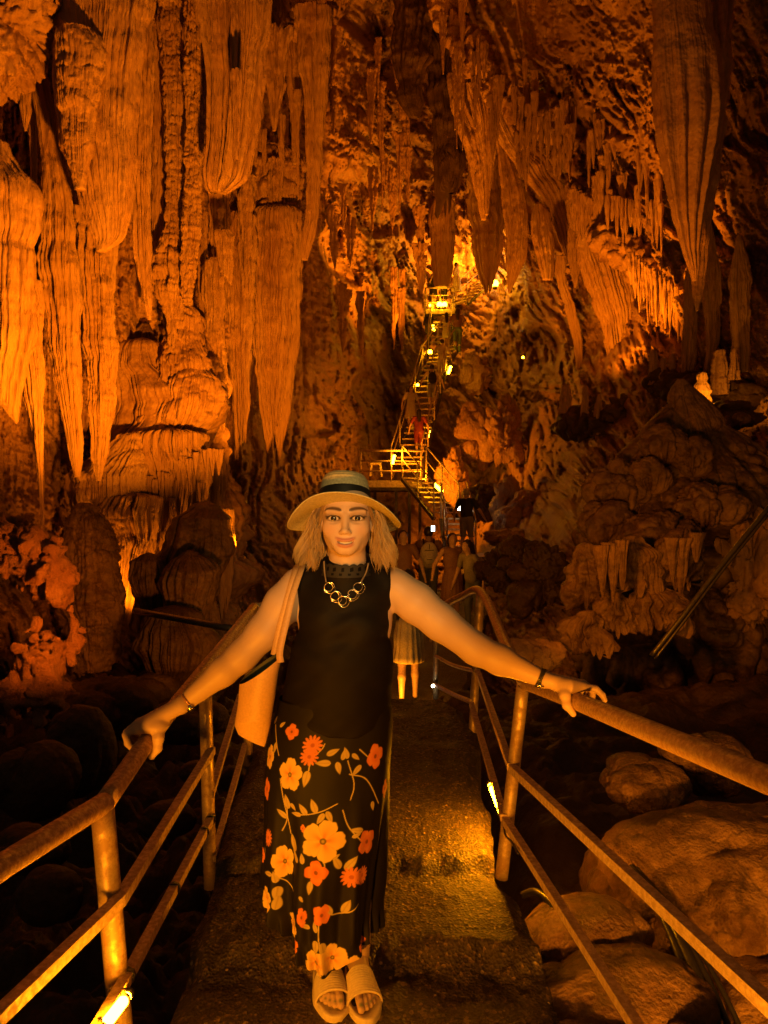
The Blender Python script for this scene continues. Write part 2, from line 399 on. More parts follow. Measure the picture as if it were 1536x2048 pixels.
gx = np.concatenate([np.arange(-900, -60, 24), np.arange(-60, 1596, 2.7), np.arange(1600, 2400, 24)])
gy = np.concatenate([np.arange(-1000, -60, 24), np.arange(-60, 1450, 2.7), np.arange(1452, 1560, 12)])
GX, GY = np.meshgrid(gx, gy)
cq = ctrl[:, :2] / 300.0; nC = len(cq)
def tps(r2): return 0.5 * r2 * np.log(r2 + 1e-9)
dd = ((cq[:, None] - cq[None]) ** 2).sum(-1)
A_ = np.zeros((nC + 3, nC + 3)); A_[:nC, :nC] = tps(dd) + 0.25 * np.eye(nC); A_[:nC, nC] = 1; A_[:nC, nC + 1:] = cq; A_[nC, :nC] = 1; A_[nC + 1:, :nC] = cq.T
wt = np.linalg.solve(A_, np.concatenate([np.log(ctrl[:, 2]), [0, 0, 0]]))
D0 = np.full(GX.shape, wt[nC]) + wt[nC + 1] * GX / 300 + wt[nC + 2] * GY / 300
for k_ in range(nC):
    D0 += wt[k_] * tps((GX / 300 - cq[k_, 0]) ** 2 + (GY / 300 - cq[k_, 1]) ** 2)
D0 = np.clip(np.exp(D0), 5, 40)
def unproj(px, py, Y): return np.stack([(px - 768) / F * Y, Y, CZ + (1024 - py) / F * Y], -1)
B = unproj(GX, GY, D0).astype(np.float32)
# how drip-fluted (1) or crusty (0) each zone of the wall is
drip = sstep(760, 560, GX) * sstep(1200, 900, GY); drip = np.maximum(drip, 0.75 * np.exp(-((GX - 960) / 110) ** 2) * sstep(700, 450, GY))
ceil = sstep(170, 60, GY - 0.05 * (GX - 950)) * sstep(930, 1020, GX)
flat_ = np.array([1, 0.22, 1.0])
Bn = np.stack([GX / F * 22, np.log(D0) * 2.0, -GY / F * 22], -1).astype(np.float32)
shear = np.array([[1, 0, 0], [0, 1, 0], [0.45, 0, 1]])      # bedding leans
Bs = Bn @ shear
warp = np.stack([noise(Bn * .8), noise(Bn * .8 + 9), noise(Bn * .8 + 19)], -1) * 0.35
sz = D0 / 20
lf = fbm(Bn * 0.3, 3)
dr = billow((Bn + .6 * warp) * np.array([3.4, 3.4, 0.26]), 4, 0.55) - 1.1
cr = billow((Bs + warp) * np.array([1.5, 1.5, 0.62]), 4, 0.58) - 1.2
cr2 = billow((Bs + warp) * np.array([4.6, 4.6, 1.9]), 3, 0.6) - 1.0
disp = (0.9 - .45 * drip) * lf * sz + drip * (0.62 * dr + .16 * cr2) * sz + (1 - drip) * (1.0 * cr + 0.42 * cr2) * sz * (1 - 0.6 * ceil)
holes = sstep(0.25, 0.6, noise((Bs + 2 * warp) * np.array([.9, .9, .5]) + 40)) * (1 - ceil)
disp -= holes * (1.3 - .7 * drip) * sz
disp += 0.09 * fbm(Bn * 9.0, 3) * sz
Yn = np.maximum(D0 - disp, 3.0)
Vw = unproj(GX, GY, Yn).reshape(-1, 3)
o = obj('cave_wall', Vw, [gridfaces(len(gx), len(gy))], M['wall'], origin=(0, 20, 0)); o['kind'] = 'structure'

# ---- the cave floor: a pit on the left of the walkway, a rubble bench on the right
xs = np.concatenate([np.linspace(-16, -6, 40), np.linspace(-5.9, 6, 300), np.linspace(6.1, 14, 40)])
yy = np.concatenate([np.linspace(-3, 1, 24), np.linspace(1.05, 8, 220), np.linspace(8.1, 34, 260)])
XX, YY = np.meshgrid(xs, yy)
zl = -1.6 + 0.02 * YY
zr = np.interp(YY, [-3, 2, 4, 8, 12, 20, 34], [-0.6, -0.7, -0.55, -0.25, -0.6, -2.2, -2.0])
mix = sstep(-0.6, 0.8, XX)
Zf = zl * (1 - mix) + zr * mix
Zf += sstep(3, 8, XX - 0.3 * YY + 2) * 0.6
far = sstep(7, 11, YY) * np.exp(-((XX - 0.9) / 3.0) ** 2)
Zf = Zf * (1 - far) + far * (-2.6)
G3 = np.stack([XX, YY, Zf], -1).astype(np.float32)
Zf = Zf + (0.55 - .40 * mix) * (billow(G3 * np.array([1.3, 1.3, 0]) + 3, 4, 0.55) - 0.9) + 0.06 * fbm(G3 * 4, 4)
keep = sstep(1.1, 0.7, np.abs(XX + 0.12)) * sstep(7.2, 6.2, YY)
Zf = np.where(keep > 0, np.minimum(Zf, Zf * (1 - keep) + keep * (-0.9)), Zf)
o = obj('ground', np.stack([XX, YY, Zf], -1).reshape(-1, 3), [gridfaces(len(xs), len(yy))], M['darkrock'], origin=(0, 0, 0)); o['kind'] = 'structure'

# ---- left side: curtains, columns and flowstone
f = formation
f('stalactite', 'broad bell of stone at the far left edge, smooth domed top above fluted skirt', 'stalactite', 9.0,
  [(285,-60,8),(320,-70,30),(360,-75,60),(395,-75,71),(450,-72,70),(600,-70,66),(690,-65,58),(730,-60,44),(790,-50,30)], flutes=30, fl=0.20, depth=0.7, fringe=90, teeth=9, lump=0.04)
f('stalactite', 'jointed trunk-like stalactite left of the widest curtain, swollen ring halfway down', 'stalactite', 10.2,
  [(150,60,92),(240,76,112),(300,80,118),(310,84,128),(400,88,142),(490,84,152),(510,76,160),(535,80,158),(600,90,158),(750,106,161),(870,131,164),(940,146,161),(955,150,158)], flutes=16, fl=0.16, lump=0.08, edge=0.03)
f('stalactite', 'dark rough stalactite beside the jointed trunk-like one, ending in a blunt cone', 'stalactite', 10.8,
  [(420,150,226),(600,163,229),(700,168,229),(800,176,228),(880,184,216),(905,182,213),(930,188,208),(962,194,200)], flutes=14, fl=0.2, lump=0.1, beads=0.05, beadf=9)
f('stone_curtain', 'widest smooth curtain at upper left, tapering to a slanted tip', 'stone curtain', 9.6,
  [(-160,95,300),(0,104,300),(70,108,296),(140,106,280),(250,120,271),(350,145,266),(400,160,263),(440,174,256),(475,188,250),(495,192,225),(504,195,205)], flutes=34, fl=0.13, depth=0.35, lump=0.05, edge=0.02)
f('stone_curtain', 'lumpy shoulder of stone bulging over the widest curtain', 'stone curtain', 9.35,
  [(60,110,190),(80,110,205),(110,112,212),(150,112,212),(200,118,200),(260,125,190),(330,135,180),(380,150,170)], flutes=26, fl=0.12, depth=0.45, lump=0.10, beads=0.05, beadf=14)
f('stone_curtain', 'narrow ribbed curtain just right of the widest one', 'stone curtain', 10.4,
  [(-120,250,315),(0,256,310),(180,262,304),(330,262,303),(420,264,303),(500,268,303),(540,275,304),(600,288,304),(640,296,302)], flutes=16, fl=0.22, depth=0.5, lump=0.05)
f('stalactite', 'thin pointed stalactite below the narrow ribbed curtain', 'stalactite', 11.0, [(470,268,292),(540,272,288),(590,276,284),(622,279,281)], flutes=6)
f('limestone_column', 'dark smooth strip of column between two beaded columns', 'column', 12.4,
  [(-60,298,345),(100,300,338),(300,302,336),(520,303,336)], flutes=8, fl=0.12, lump=0.05)
f('limestone_column', 'knobbly column running down beside the dark strip, ending in a fluted funnel', 'column', 12.0,
  [(-80,312,385),(40,318,380),(150,330,378),(300,332,365),(450,330,362),(520,305,388),(545,306,388),(585,314,382),(620,326,366),(650,332,358),(684,340,346)], flutes=22, fl=0.22, beads=0.14, beadf=7, lump=0.1, fringe=30)
f('limestone_column', 'beaded column with popcorn lumps left of the round-ended curtain', 'column', 11.6,
  [(-80,360,420),(60,372,418),(200,375,412),(260,380,410),(300,372,405),(340,374,402),(400,372,400),(460,366,402),(520,362,390),(610,366,386)], flutes=16, fl=0.2, beads=0.17, beadf=9, lump=0.14)
f('stone_curtain', 'round-ended curtain with deep folds left of centre', 'stone curtain', 10.8,
  [(-160,375,560),(0,385,542),(60,398,536),(130,408,524),(220,414,512),(300,410,503),(340,404,497),(362,404,488),(376,408,470),(386,420,450)], flutes=18, fl=0.16, depth=0.4, folds=9, fold_amp=0.14, lump=0.03, edge=0.02)
f('stalactite', 'small drip hanging in front of the round-ended curtain', 'stalactite', 10.2, [(140,462,484),(160,464,484),(230,468,482),(290,470,478),(318,472,476)], flutes=6)
f('stalactite', 'short dark cone with a thin tip right of the round-ended curtain', 'stalactite', 14.0,
  [(60,522,585),(110,530,572),(170,534,566),(215,540,558),(262,545,551)], flutes=9, fl=0.2, lump=0.1)
f('stalactite', 'shadowed blade behind the short dark cone', 'stalactite', 15.5, [(60,568,606),(150,574,604),(240,582,600),(330,586,598)], flutes=8)
f('stalactite', 'long rough spike at the edge of the round hall wall, broad capped top', 'stalactite', 14.2,
  [(20,585,662),(55,590,662),(72,596,658),(130,596,655),(200,608,652),(300,614,645),(400,612,641),(460,606,634),(500,601,622),(520,605,614)], flutes=14, fl=0.16, lump=0.06)
for k, (a, b_, y0, y1, Y) in enumerate([(500,520,140,360,15.6),(556,572,230,380,15),(590,603,180,400,15),(523,536,260,350,15.2)]):
    f('stalactite', ['slim stalactite tucked behind the right edge of the round-ended curtain','slim stalactite above the ledge of fluted drapes, left of the long spike','slim stalactite touching the left side of the long rough spike','shortest slim stalactite above the ledge of fluted drapes'][k], 'stalactite', Y, [(y0,a,b_),((y0+y1)/2,a+2,b_-3),(y1,(a+b_)/2-1,(a+b_)/2+1)], flutes=6, lump=0.1)
f('flowstone_ledge', 'dark stacked ledge above the big fluted drapes', 'flowstone', 16.6,
  [(320,470,604),(345,462,606),(360,455,606),(400,448,606),(424,446,606),(440,450,604)], flutes=26, fl=0.16, beads=0.12, beadf=8, lump=0.12, depth=0.5, fringe=16, teeth=20, mat='flow')
f('stone_drape', 'wide fluted drape hanging under the dark ledge', 'stone drape', 16.0,
  [(424,500,607),(440,498,608),(520,500,604),(600,502,600),(700,506,588),(790,520,574),(850,535,560)], flutes=36, fl=0.28, depth=0.5, fringe=120, teeth=16, lump=0.06)
f('stone_drape', 'shorter fluted drape left of the wide one, in shadow', 'stone drape', 15.6,
  [(430,446,512),(450,442,512),(560,450,508),(660,452,504),(760,462,500),(850,470,492)], flutes=22, fl=0.3, depth=0.6, fringe=110, teeth=12, lump=0.08)
f('stone_drape', 'crown of small drips at mid left with lit knobs', 'stone drape', 13.4,
  [(462,428,462),(475,430,468),(490,432,466),(520,436,464),(548,442,460)], flutes=14, fl=0.3, fringe=36, teeth=8)
f('stone_drape', 'thin pair of ribs left of the shorter fluted drape', 'stone drape', 14.2,
  [(520,410,446),(640,414,446),(760,420,452),(850,434,450),(885,440,446)], flutes=14, fl=0.3, fringe=90, teeth=7)
f('stalactite', 'long thin spike at far left reaching the rough lit rock', 'stalactite', 9.2,
  [(560,18,84),(640,30,86),(760,46,86),(860,64,87),(930,74,86),(1000,80,87),(1050,84,88)], flutes=12, fl=0.2, lump=0.08)
f('stalactite', 'small hanging fang between the far left bell and the jointed trunk', 'stalactite', 10.5, [(110,44,76),(200,52,74),(290,60,72),(420,66,74),(440,68,71)], flutes=7, lump=0.1)
f('stalactite', 'fang with hooked side above the far left bell', 'stalactite', 10.0, [(150,30,62),(190,40,60),(230,46,58),(262,50,53)], flutes=6, lump=0.14)

f('flowstone_mountain', 'terraced red-brown flowstone mountain behind the drapes at left of centre', 'flowstone', 14.2,
  [(640,330,410),(700,270,430),(760,225,450),(840,190,455),(920,165,460),(1000,150,470),(1100,140,478),(1200,150,482),(1300,170,480)], flutes=26, fl=0.14, depth=0.55, lump=0.08, beads=0.10, beadf=4.5, lob=0.22, lobf=1.1, mat='flow', res=0.8)
rgf = np.random.default_rng(11)
for k in range(44):
    x = rgf.uniform(60, 600); y0 = rgf.uniform(-20, 520); L_ = rgf.uniform(120, 330); w_ = rgf.uniform(9, 26); Y_ = np.interp(x, [60, 300, 600], [11.4, 13.4, 16.2]) + rgf.uniform(-.3, .6)
    f('stalactite', 'slim rib of stone in the gaps between the big left curtains', 'stalactite', Y_, [(y0-40,x-w_*.5,x+w_*.6),(y0,x-w_*.55,x+w_*.5),(y0+L_*.5,x-w_*.4,x+w_*.4),(y0+L_*.85,x-w_*.22,x+w_*.25),(y0+L_,x-1,x+1)], flutes=7, fl=0.24, lump=0.10, edge=0.10, beads=.05 if k % 3 == 0 else 0, beadf=9, group='slim ribs between the left curtains')
# flowstone mountain in the left middle
f('flowstone_mound', 'stacked flowstone tiers with short drips at left of centre', 'flowstone', 12.6,
  [(625,345,400),(640,338,404),(700,332,408),(760,320,436),(800,300,444),(840,286,440),(880,280,420)], flutes=26, fl=0.12, beads=0.15, beadf=6.5, lump=0.14, mat='flow', depth=0.9)
f('flowstone_mound', 'smooth red-brown flowstone slope under the stacked tiers', 'flowstone', 12.9,
  [(700,240,330),(740,232,350),(790,225,420),(850,220,430),(910,215,420),(960,200,400)], flutes=10, fl=0.05, lump=0.10, mat='flow', depth=0.8)
f('stalagmite', 'hooded stalagmite standing in the dark niche at left', 'stalagmite', 13.2,
  [(648,285,298),(665,268,308),(690,256,314),(720,250,318),(750,248,316),(775,250,312)], flutes=12, fl=0.16, mat='mud', lump=0.06)
f('stone_drape', 'bright long-toothed drape in the middle of the left flowstone', 'stone drape', 12.0,
  [(874,272,418),(888,270,420),(905,276,416),(960,300,414),(1010,315,404),(1045,326,392)], flutes=34, fl=0.28, depth=0.6, fringe=170, teeth=22, lump=0.06, edge=0.08)
f('flowstone_ledge', 'rippled ledge with short teeth left of the bright long-toothed drape', 'flowstone', 11.9,
  [(880,235,300),(905,210,308),(930,165,312),(955,140,312),(975,134,310),(1000,140,306),(1025,150,300)], flutes=40, fl=0.16, beads=0.10, beadf=9, depth=0.8, fringe=30, teeth=34, lump=0.08)
f('stone_drape', 'brightest low drape with thick ribs above the shadowed boulder', 'stone drape', 11.5,
  [(1000,220,328),(1020,208,327),(1050,212,326),(1085,226,325),(1110,230,310),(1145,234,275),(1195,245,254)], flutes=20, fl=0.32, depth=0.6, fringe=90, teeth=10, beads=0.05, beadf=9)
f('stone_drape', 'lit drape on the right flank of the shadowed boulder', 'stone drape', 12.0,
  [(1020,385,470),(1050,400,468),(1090,412,466),(1130,424,464),(1180,436,458),(1215,444,452)], flutes=20, fl=0.3, depth=0.6, fringe=50, teeth=10)
f('flowstone_ledge', 'small ledge with teeth right of the bright long-toothed drape', 'flowstone', 13.2,
  [(920,400,446),(940,398,450),(975,404,450),(1005,410,446)], flutes=22, fl=0.22, beads=0.1, beadf=9, fringe=24, teeth=14)
for k in range(26):
    x = 150 + k * 11.5; y0 = np.interp(x, [150, 300, 420, 450], [985, 975, 905, 930]) + rgf.uniform(-8, 8) + (60 if k % 5 == 2 else 0)
    f('stalactite', 'short tooth of stone along the ledges of the left flowstone', 'stalactite', 11.7, [(y0-16,x-6,x+6),(y0,x-5,x+5),(y0+rgf.uniform(26,60),x-1,x+1)], flutes=5, fl=0.2, group='teeth along the left flowstone ledges')
f('limestone_column', 'dark tiered pillar of flowstone in the lower left', 'column', 10.4,
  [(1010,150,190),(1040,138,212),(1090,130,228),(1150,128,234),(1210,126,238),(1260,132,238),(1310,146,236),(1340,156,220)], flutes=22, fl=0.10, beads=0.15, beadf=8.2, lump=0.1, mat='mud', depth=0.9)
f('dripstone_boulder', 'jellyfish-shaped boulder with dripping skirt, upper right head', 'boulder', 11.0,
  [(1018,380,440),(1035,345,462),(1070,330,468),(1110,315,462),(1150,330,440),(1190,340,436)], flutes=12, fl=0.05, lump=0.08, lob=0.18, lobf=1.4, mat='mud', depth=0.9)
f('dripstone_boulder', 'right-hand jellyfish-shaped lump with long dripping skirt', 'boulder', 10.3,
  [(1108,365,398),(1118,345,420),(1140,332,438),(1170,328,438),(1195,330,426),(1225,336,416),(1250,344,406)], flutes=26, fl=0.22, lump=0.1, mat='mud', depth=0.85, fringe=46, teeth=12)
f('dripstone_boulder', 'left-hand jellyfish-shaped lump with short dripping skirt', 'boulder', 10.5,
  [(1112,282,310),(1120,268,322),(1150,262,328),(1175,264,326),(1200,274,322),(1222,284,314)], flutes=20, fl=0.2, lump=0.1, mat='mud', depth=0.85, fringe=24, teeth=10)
f('dripstone_boulder', 'dim sagging mass of drips under the jellyfish-shaped lumps', 'boulder', 9.8,
  [(1235,300,395),(1260,284,415),(1290,276,425),(1330,290,415),(1360,310,380)], flutes=24, fl=0.16, lump=0.14, mat='darkrock', depth=0.9, fringe=26)
f('stalagmite', 'smooth leaning stalagmite at right of the jellyfish boulders', 'stalagmite', 10.8,
  [(1180,410,426),(1220,412,438),(1280,412,448),(1340,408,455)], flutes=8, fl=0.08, mat='mud', lump=0.08)
#CORAL#
# dark rocks down in the pit
pit = [(190,1420,8.6,110,60,'dim hump of rock rising from the pit at left'),(380,1440,8.2,90,50,'dim hump of rock behind the left railing'),(60,1560,6.0,80,70,'rounded reddish rock low in the pit'),
       (150,1500,6.6,70,80,'dark tall rock in the pit behind the left hand'),(395,1545,6.0,40,26,'pinkish lit rock seen through the left railing'),(462,1560,5.6,26,30,'pale egg-shaped stone in the pit beside the walkway'),
       (60,1700,4.6,90,50,'low brown slab at the bottom left'),(100,1790,4.2,70,60,'mossy boulder below the left handrail'),(330,1640,5.0,60,40,'rough rubble block between the left posts'),(280,1390,9.4,80,40,'dark shelf under the tiered pillar')]
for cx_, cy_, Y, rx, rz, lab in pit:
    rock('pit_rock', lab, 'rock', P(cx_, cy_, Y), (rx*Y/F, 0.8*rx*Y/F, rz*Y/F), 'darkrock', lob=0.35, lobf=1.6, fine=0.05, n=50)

# ---- the dark cleft in the middle and the hall behind the stairs
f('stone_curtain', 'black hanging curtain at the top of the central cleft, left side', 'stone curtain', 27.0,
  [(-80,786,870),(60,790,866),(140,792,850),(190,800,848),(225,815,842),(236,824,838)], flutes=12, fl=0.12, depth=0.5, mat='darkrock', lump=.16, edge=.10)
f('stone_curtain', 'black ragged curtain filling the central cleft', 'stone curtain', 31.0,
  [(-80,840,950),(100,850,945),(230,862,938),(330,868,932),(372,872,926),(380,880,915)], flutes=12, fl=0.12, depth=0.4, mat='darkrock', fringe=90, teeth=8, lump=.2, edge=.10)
f('limestone_column', 'fluted column standing behind the top of the stairs', 'column', 32.5,
  [(400,868,906),(420,864,908),(440,862,906),(500,864,904),(550,868,900),(575,872,894)], flutes=22, fl=0.2, depth=0.8)
f('stone_curtain', 'broad dim curtain above the uppermost stair lamp', 'stone curtain', 33.0,
  [(300,930,1010),(380,934,1012),(450,936,1012),(500,944,1006),(540,956,996),(562,972,982)], flutes=16, fl=0.14, depth=0.4, fringe=50, teeth=9, lump=.1, edge=.1)
f('stalactite', 'slim double spike at the right lip of the central cleft', 'stalactite', 27.5,
  [(150,895,935),(220,905,950),(270,925,978),(330,944,984),(400,955,978),(440,964,972)], flutes=10, fl=0.2)
for k, (x0, x1, y0, y1, lab) in enumerate([(878,886,-20,76,'left needle of three hanging at the top lip of the cleft'),(888,896,0,72,'middle needle of three hanging at the top lip of the cleft'),(899,908,20,92,'right needle of three hanging at the top lip of the cleft'),
        (956,964,90,144,'short lit fang on the sloping lip right of the cleft'),(968,980,96,152,'short lit double fang on the sloping lip right of the cleft'),(905,915,60,260,'red-brown thread of stone inside the cleft, left'),(920,930,70,300,'red-brown thread of stone inside the cleft, right')]):
    f('stalactite', lab, 'stalactite', 25.5, [(y0,x0,x1),((y0+y1)/2,x0+1,x1-1),(y1,(x0+x1)/2-.8,(x0+x1)/2+.8)], flutes=6)
f('rock_fin', 'long tapering blade right of the slim double spike', 'rock fin', 26.5,
  [(170,930,1000),(250,950,1000),(300,962,992),(360,968,984),(430,970,976)], flutes=10, fl=0.16, depth=0.4)
f('rock_fin', 'tallest pale blade left of the slanting ridge', 'rock fin', 25.6,
  [(260,990,1004),(300,995,1018),(360,1002,1042),(420,1008,1054),(470,1010,1055),(520,1012,1046),(560,1014,1030),(585,1016,1020)], flutes=10, fl=0.12, depth=0.5, lump=0.05)
f('rock_fin', 'slanting ridge of stone running down to the right', 'rock fin', 25.0,
  [(205,975,1010),(250,990,1030),(300,1012,1062),(350,1048,1100),(400,1085,1126),(450,1108,1136),(500,1125,1142),(530,1132,1142)], flutes=10, fl=0.16, depth=0.6, lump=0.1)
f('rock_fin', 'rounded tongue of stone under the slanting ridge', 'rock fin', 24.6,
  [(408,1068,1084),(425,1062,1098),(470,1064,1106),(520,1074,1108),(560,1086,1104)], flutes=8, fl=0.1, depth=0.5)
f('rock_fin', 'narrow smooth blade right of the slanting ridge', 'rock fin', 22.0,
  [(380,1134,1160),(430,1136,1172),(480,1138,1166),(530,1142,1162),(560,1146,1156),(575,1149,1152)], flutes=8, fl=0.12, depth=0.6)
f('rock_fin', 'hooked lower blade with forked top', 'rock fin', 21.6,
  [(512,1112,1132),(540,1106,1132),(570,1115,1134),(610,1128,1150),(680,1146,1166),(740,1152,1164),(778,1157,1160)], flutes=8, fl=0.12, depth=0.5)
f('stone_drape', 'slanted ribbed drape leaning right below the lit ledge', 'stone drape', 20.5,
  [(470,1160,1215),(520,1170,1235),(580,1186,1256),(640,1206,1268),(700,1216,1268),(720,1222,1262)], flutes=20, fl=0.28, depth=0.5, lump=0.08)
def ledge(pts, r, label, mat='calcite', n=40, m=160):
    """a rough shelf of rock along a line of (px, py, Y)"""
    SEED[0] += 1; sd = SEED[0] * 3.1
    c = bend([P(*p) for p in pts], max(4, m // len(pts))); k = len(c); a = np.arange(n) * 2 * PI / n
    T = np.gradient(c, axis=0); T /= np.linalg.norm(T, axis=1)[:, None]
    A = np.cross(T, [0, 0, 1.0]); A /= np.linalg.norm(A, axis=1)[:, None]; Bv = np.cross(A, T)
    e = np.sin(np.linspace(0, PI, k)) ** .4
    D = np.cos(a)[None, :, None] * A[:, None] * 1.5 + np.sin(a)[None, :, None] * Bv[:, None]
    V = c[:, None] + D * (r * e)[:, None, None]
    V = V + D * (r * .7 * (billow(V * (.55 / r) + sd, 3, .55) - 1.0) + r * .25 * fbm(V * (2.2 / r) + sd, 2))[..., None]
    V = V.reshape(-1, 3); V = np.vstack([V, c[0], c[-1]])
    i = np.arange(n); i2 = (i + 1) % n
    F3 = np.concatenate([np.stack([np.full(n, k * n), i2, i], -1), np.stack([np.full(n, k * n + 1), (k - 1) * n + i, (k - 1) * n + i2], -1)])
    return tag(obj('rock_ledge', V, [gridfaces(n, k, True), F3], M[mat]), label, 'rock ledge')
ledge([(1130,372,21.6),(1190,400,21.3),(1262,450,20.6),(1290,500,20)], .42, 'upper sloping rock ledge on the right wall, carrying a row of drips', 'wall')
ledge([(1180,440,20.2),(1250,505,19.4),(1330,560,18.6),(1400,618,17.6)], .46, 'lower sloping rock ledge on the right wall, carrying a row of drips', 'wall')
ledge([(870,-30,26.5),(910,60,26),(960,120,25.6),(1010,215,25.0)], .55, 'sloping lip of rock right of the central cleft', 'wall')
ledge([(1000,190,24),(1060,215,23.6),(1120,245,23),(1170,290,22.4)], .5, 'dim lip of rock high on the right wall', 'wall')
ledge([(575,70,14.6),(620,40,14.6),(680,30,15.2)], .22, 'cap of rock over the long rough spike', 'wall')
ledge([(1290,770,15.8),(1360,770,15.2),(1440,790,13.6),(1530,800,12.6)], .3, 'dark shelf of rock that the small stalagmites stand on', 'darkrock')
ledge([(1110,860,18.6),(1160,850,18),(1220,845,17.4),(1280,800,16.6)], .4, 'dark shelf of rock under the blunt and finger-like stalagmites', 'darkrock')
for k in range(13):     # the lit row under the sloping ledge
    x = 1148 + k * 8.5; y0 = 392 + k * 5; L_ = [70,95,80,110,88,60,98,70,104,62,84,58,70][k]
    f('stalactite', 'drip in the upper row under the sloping lit ledge on the right wall', 'stalactite', 20.0 - 0.05*k, [(y0-14,x-6,x+7),(y0+L_*0.5,x-4,x+4),(y0+L_,x-1,x+1)], flutes=6, fl=0.2, group='upper row of drips under the sloping ledge')
for k in range(16):
    x = 1262 + k * 8.6; y0 = 520 + k * 6.2; L_ = [50,70,92,64,105,78,96,60,88,100,72,96,66,84,60,70][k]
    f('stalactite', 'drip in the lower row under the sloping lit ledge on the right wall', 'stalactite', 17.6 - 0.06*k, [(y0-14,x-6,x+7),(y0+L_*0.5,x-4,x+5),(y0+L_,x-1,x+1)], flutes=6, fl=0.24, lump=0.15, group='lower row of drips under the sloping ledge')
for k in range(9):
    x = 1216 + k * 9; y0 = 400 + 2*k; L_ = [60,40,72,52,66,44,58,70,40][k]
    f('stalactite', 'broad lit drip on the face between the two rows', 'stalactite', 18.6, [(y0-10,x-5,x+7),(y0+L_*0.6,x-4,x+4),(y0+L_,x-1,x+1)], flutes=6, fl=0.2, group='lit drips on the face between the rows')
for k in range(10):
    x = 1030 + k * 13; y0 = 190 + [0,20,35,10,60,50,90,70,20,40][k]; L_ = [60,90,70,120,80,100,70,90,110,70][k]
    f('stalactite', 'dim drip high on the right wall above the slanting ridge', 'stalactite', 22.0 - 0.1*k, [(y0-16,x-6,x+7),(y0+L_*0.5,x-4,x+4),(y0+L_,x-1,x+1)], flutes=6, fl=0.2, group='dim drips high on the right wall')
rgd = np.random.default_rng(23)
for k in range(46):
    t = rgd.random(); x = 905 + 420 * t + rgd.normal() * 18; y0 = 40 + 330 * t ** .9 + rgd.uniform(-40, 150) * (1 - .4 * t); L_ = rgd.uniform(34, 130); w_ = rgd.uniform(5, 15)
    f('stalactite', 'thin drip in the scattered diagonal swarm on the right wall', 'stalactite', np.interp(x, [900, 1100, 1330], [25.0, 21.4, 17.2]), [(y0-26,x-w_*.7,x+w_*.7),(y0,x-w_*.5,x+w_*.5),(y0+L_*.6,x-w_*.3,x+w_*.3),(y0+L_,x-.8,x+.8)], flutes=5, fl=0.22, lump=.1, group='scattered drips on the right wall')
for k in range(30):
    x = rgd.uniform(650, 850); y0 = rgd.uniform(60, 620); L_ = rgd.uniform(40, 150); w_ = rgd.uniform(6, 16)
    f('stalactite', 'crusty drip on the rough lit wall left of the central cleft', 'stalactite', np.interp(x, [650, 760, 850], [23.2, 26.0, 31.0]), [(y0-26,x-w_*.7,x+w_*.7),(y0,x-w_*.6,x+w_*.5),(y0+L_*.6,x-w_*.35,x+w_*.3),(y0+L_,x-.8,x+.8)], flutes=5, fl=0.25, lump=.16, edge=.12, mat='wall', group='crusty drips on the rough lit wall')
f('stone_curtain', 'huge folded curtain hanging at upper right', 'stone curtain', 11.2,
  [(-140,1300,1430),(10,1304,1420),(60,1304,1428),(150,1306,1446),(230,1312,1442),(330,1328,1424),(430,1348,1406),(500,1366,1398),(540,1380,1396),(562,1386,1392)], flutes=16, fl=0.03, depth=0.5, folds=9, fold_amp=0.24, fold_on=(.30, .62), lump=0.03, edge=0.02, mat='flow')
f('stone_curtain', 'rough brown flank pressed against the huge folded curtain', 'stone curtain', 11.8,
  [(-100,1395,1470),(100,1410,1462),(200,1410,1456),(300,1405,1440),(420,1392,1425),(520,1384,1412),(585,1386,1404),(622,1393,1396)], flutes=12, fl=0.16, depth=0.6, lump=0.14, beads=0.04, beadf=10, mat='flow')
f('limestone_column', 'lit column below the tip of the huge folded curtain', 'column', 15.0,
  [(500,1380,1386),(560,1372,1392),(620,1368,1392),(680,1366,1390),(745,1362,1388)], flutes=12, fl=0.2)
f('limestone_column', 'broader lit column right of the dark slot', 'column', 14.6,
  [(440,1414,1420),(490,1408,1430),(540,1398,1440),(590,1402,1440),(640,1412,1436),(700,1414,1436),(770,1410,1442)], flutes=14, fl=0.22, beads=0.06, beadf=8)
f('limestone_column', 'ribbed grey-brown column at the right edge', 'column', 13.5,
  [(470,1474,1482),(520,1466,1492),(560,1460,1500),(620,1462,1500),(680,1466,1498),(745,1470,1496)], flutes=14, fl=0.24, beads=0.05)
for k, (x, y0, y1, w_, Y, lab) in enumerate([(1308,700,770,16,15.5,'pair-topped stalagmite on the shelf below the huge curtain'),(1325,716,770,14,15.3,'low stalagmite between the pair-topped one and the lit column'),(1345,708,765,12,15.4,'slim stalagmite left of the lit column'),
        (1132,770,850,22,18,'blunt stalagmite on the dark shelf, furthest left'),(1170,772,845,13,17.5,'finger-like stalagmite beside the blunt one'),(1198,790,838,12,17.2,'knobbly stalagmite with two stacked beads'),(1440,700,790,26,13,'stacked dark stalagmite behind the glowing one'),
        (1468,698,760,16,12.8,'thin dark stalagmite at right behind the glowing one')]):
    f('stalagmite', lab, 'stalagmite', Y, [(y0,x-w_*.25,x+w_*.25),(y0+6,x-w_*.4,x+w_*.4),(y0+(y1-y0)*.4,x-w_*.5,x+w_*.5),(y1,x-w_*.7,x+w_*.7)], flutes=8, beads=0.14, beadf=9, lump=0.12, mat='flow')
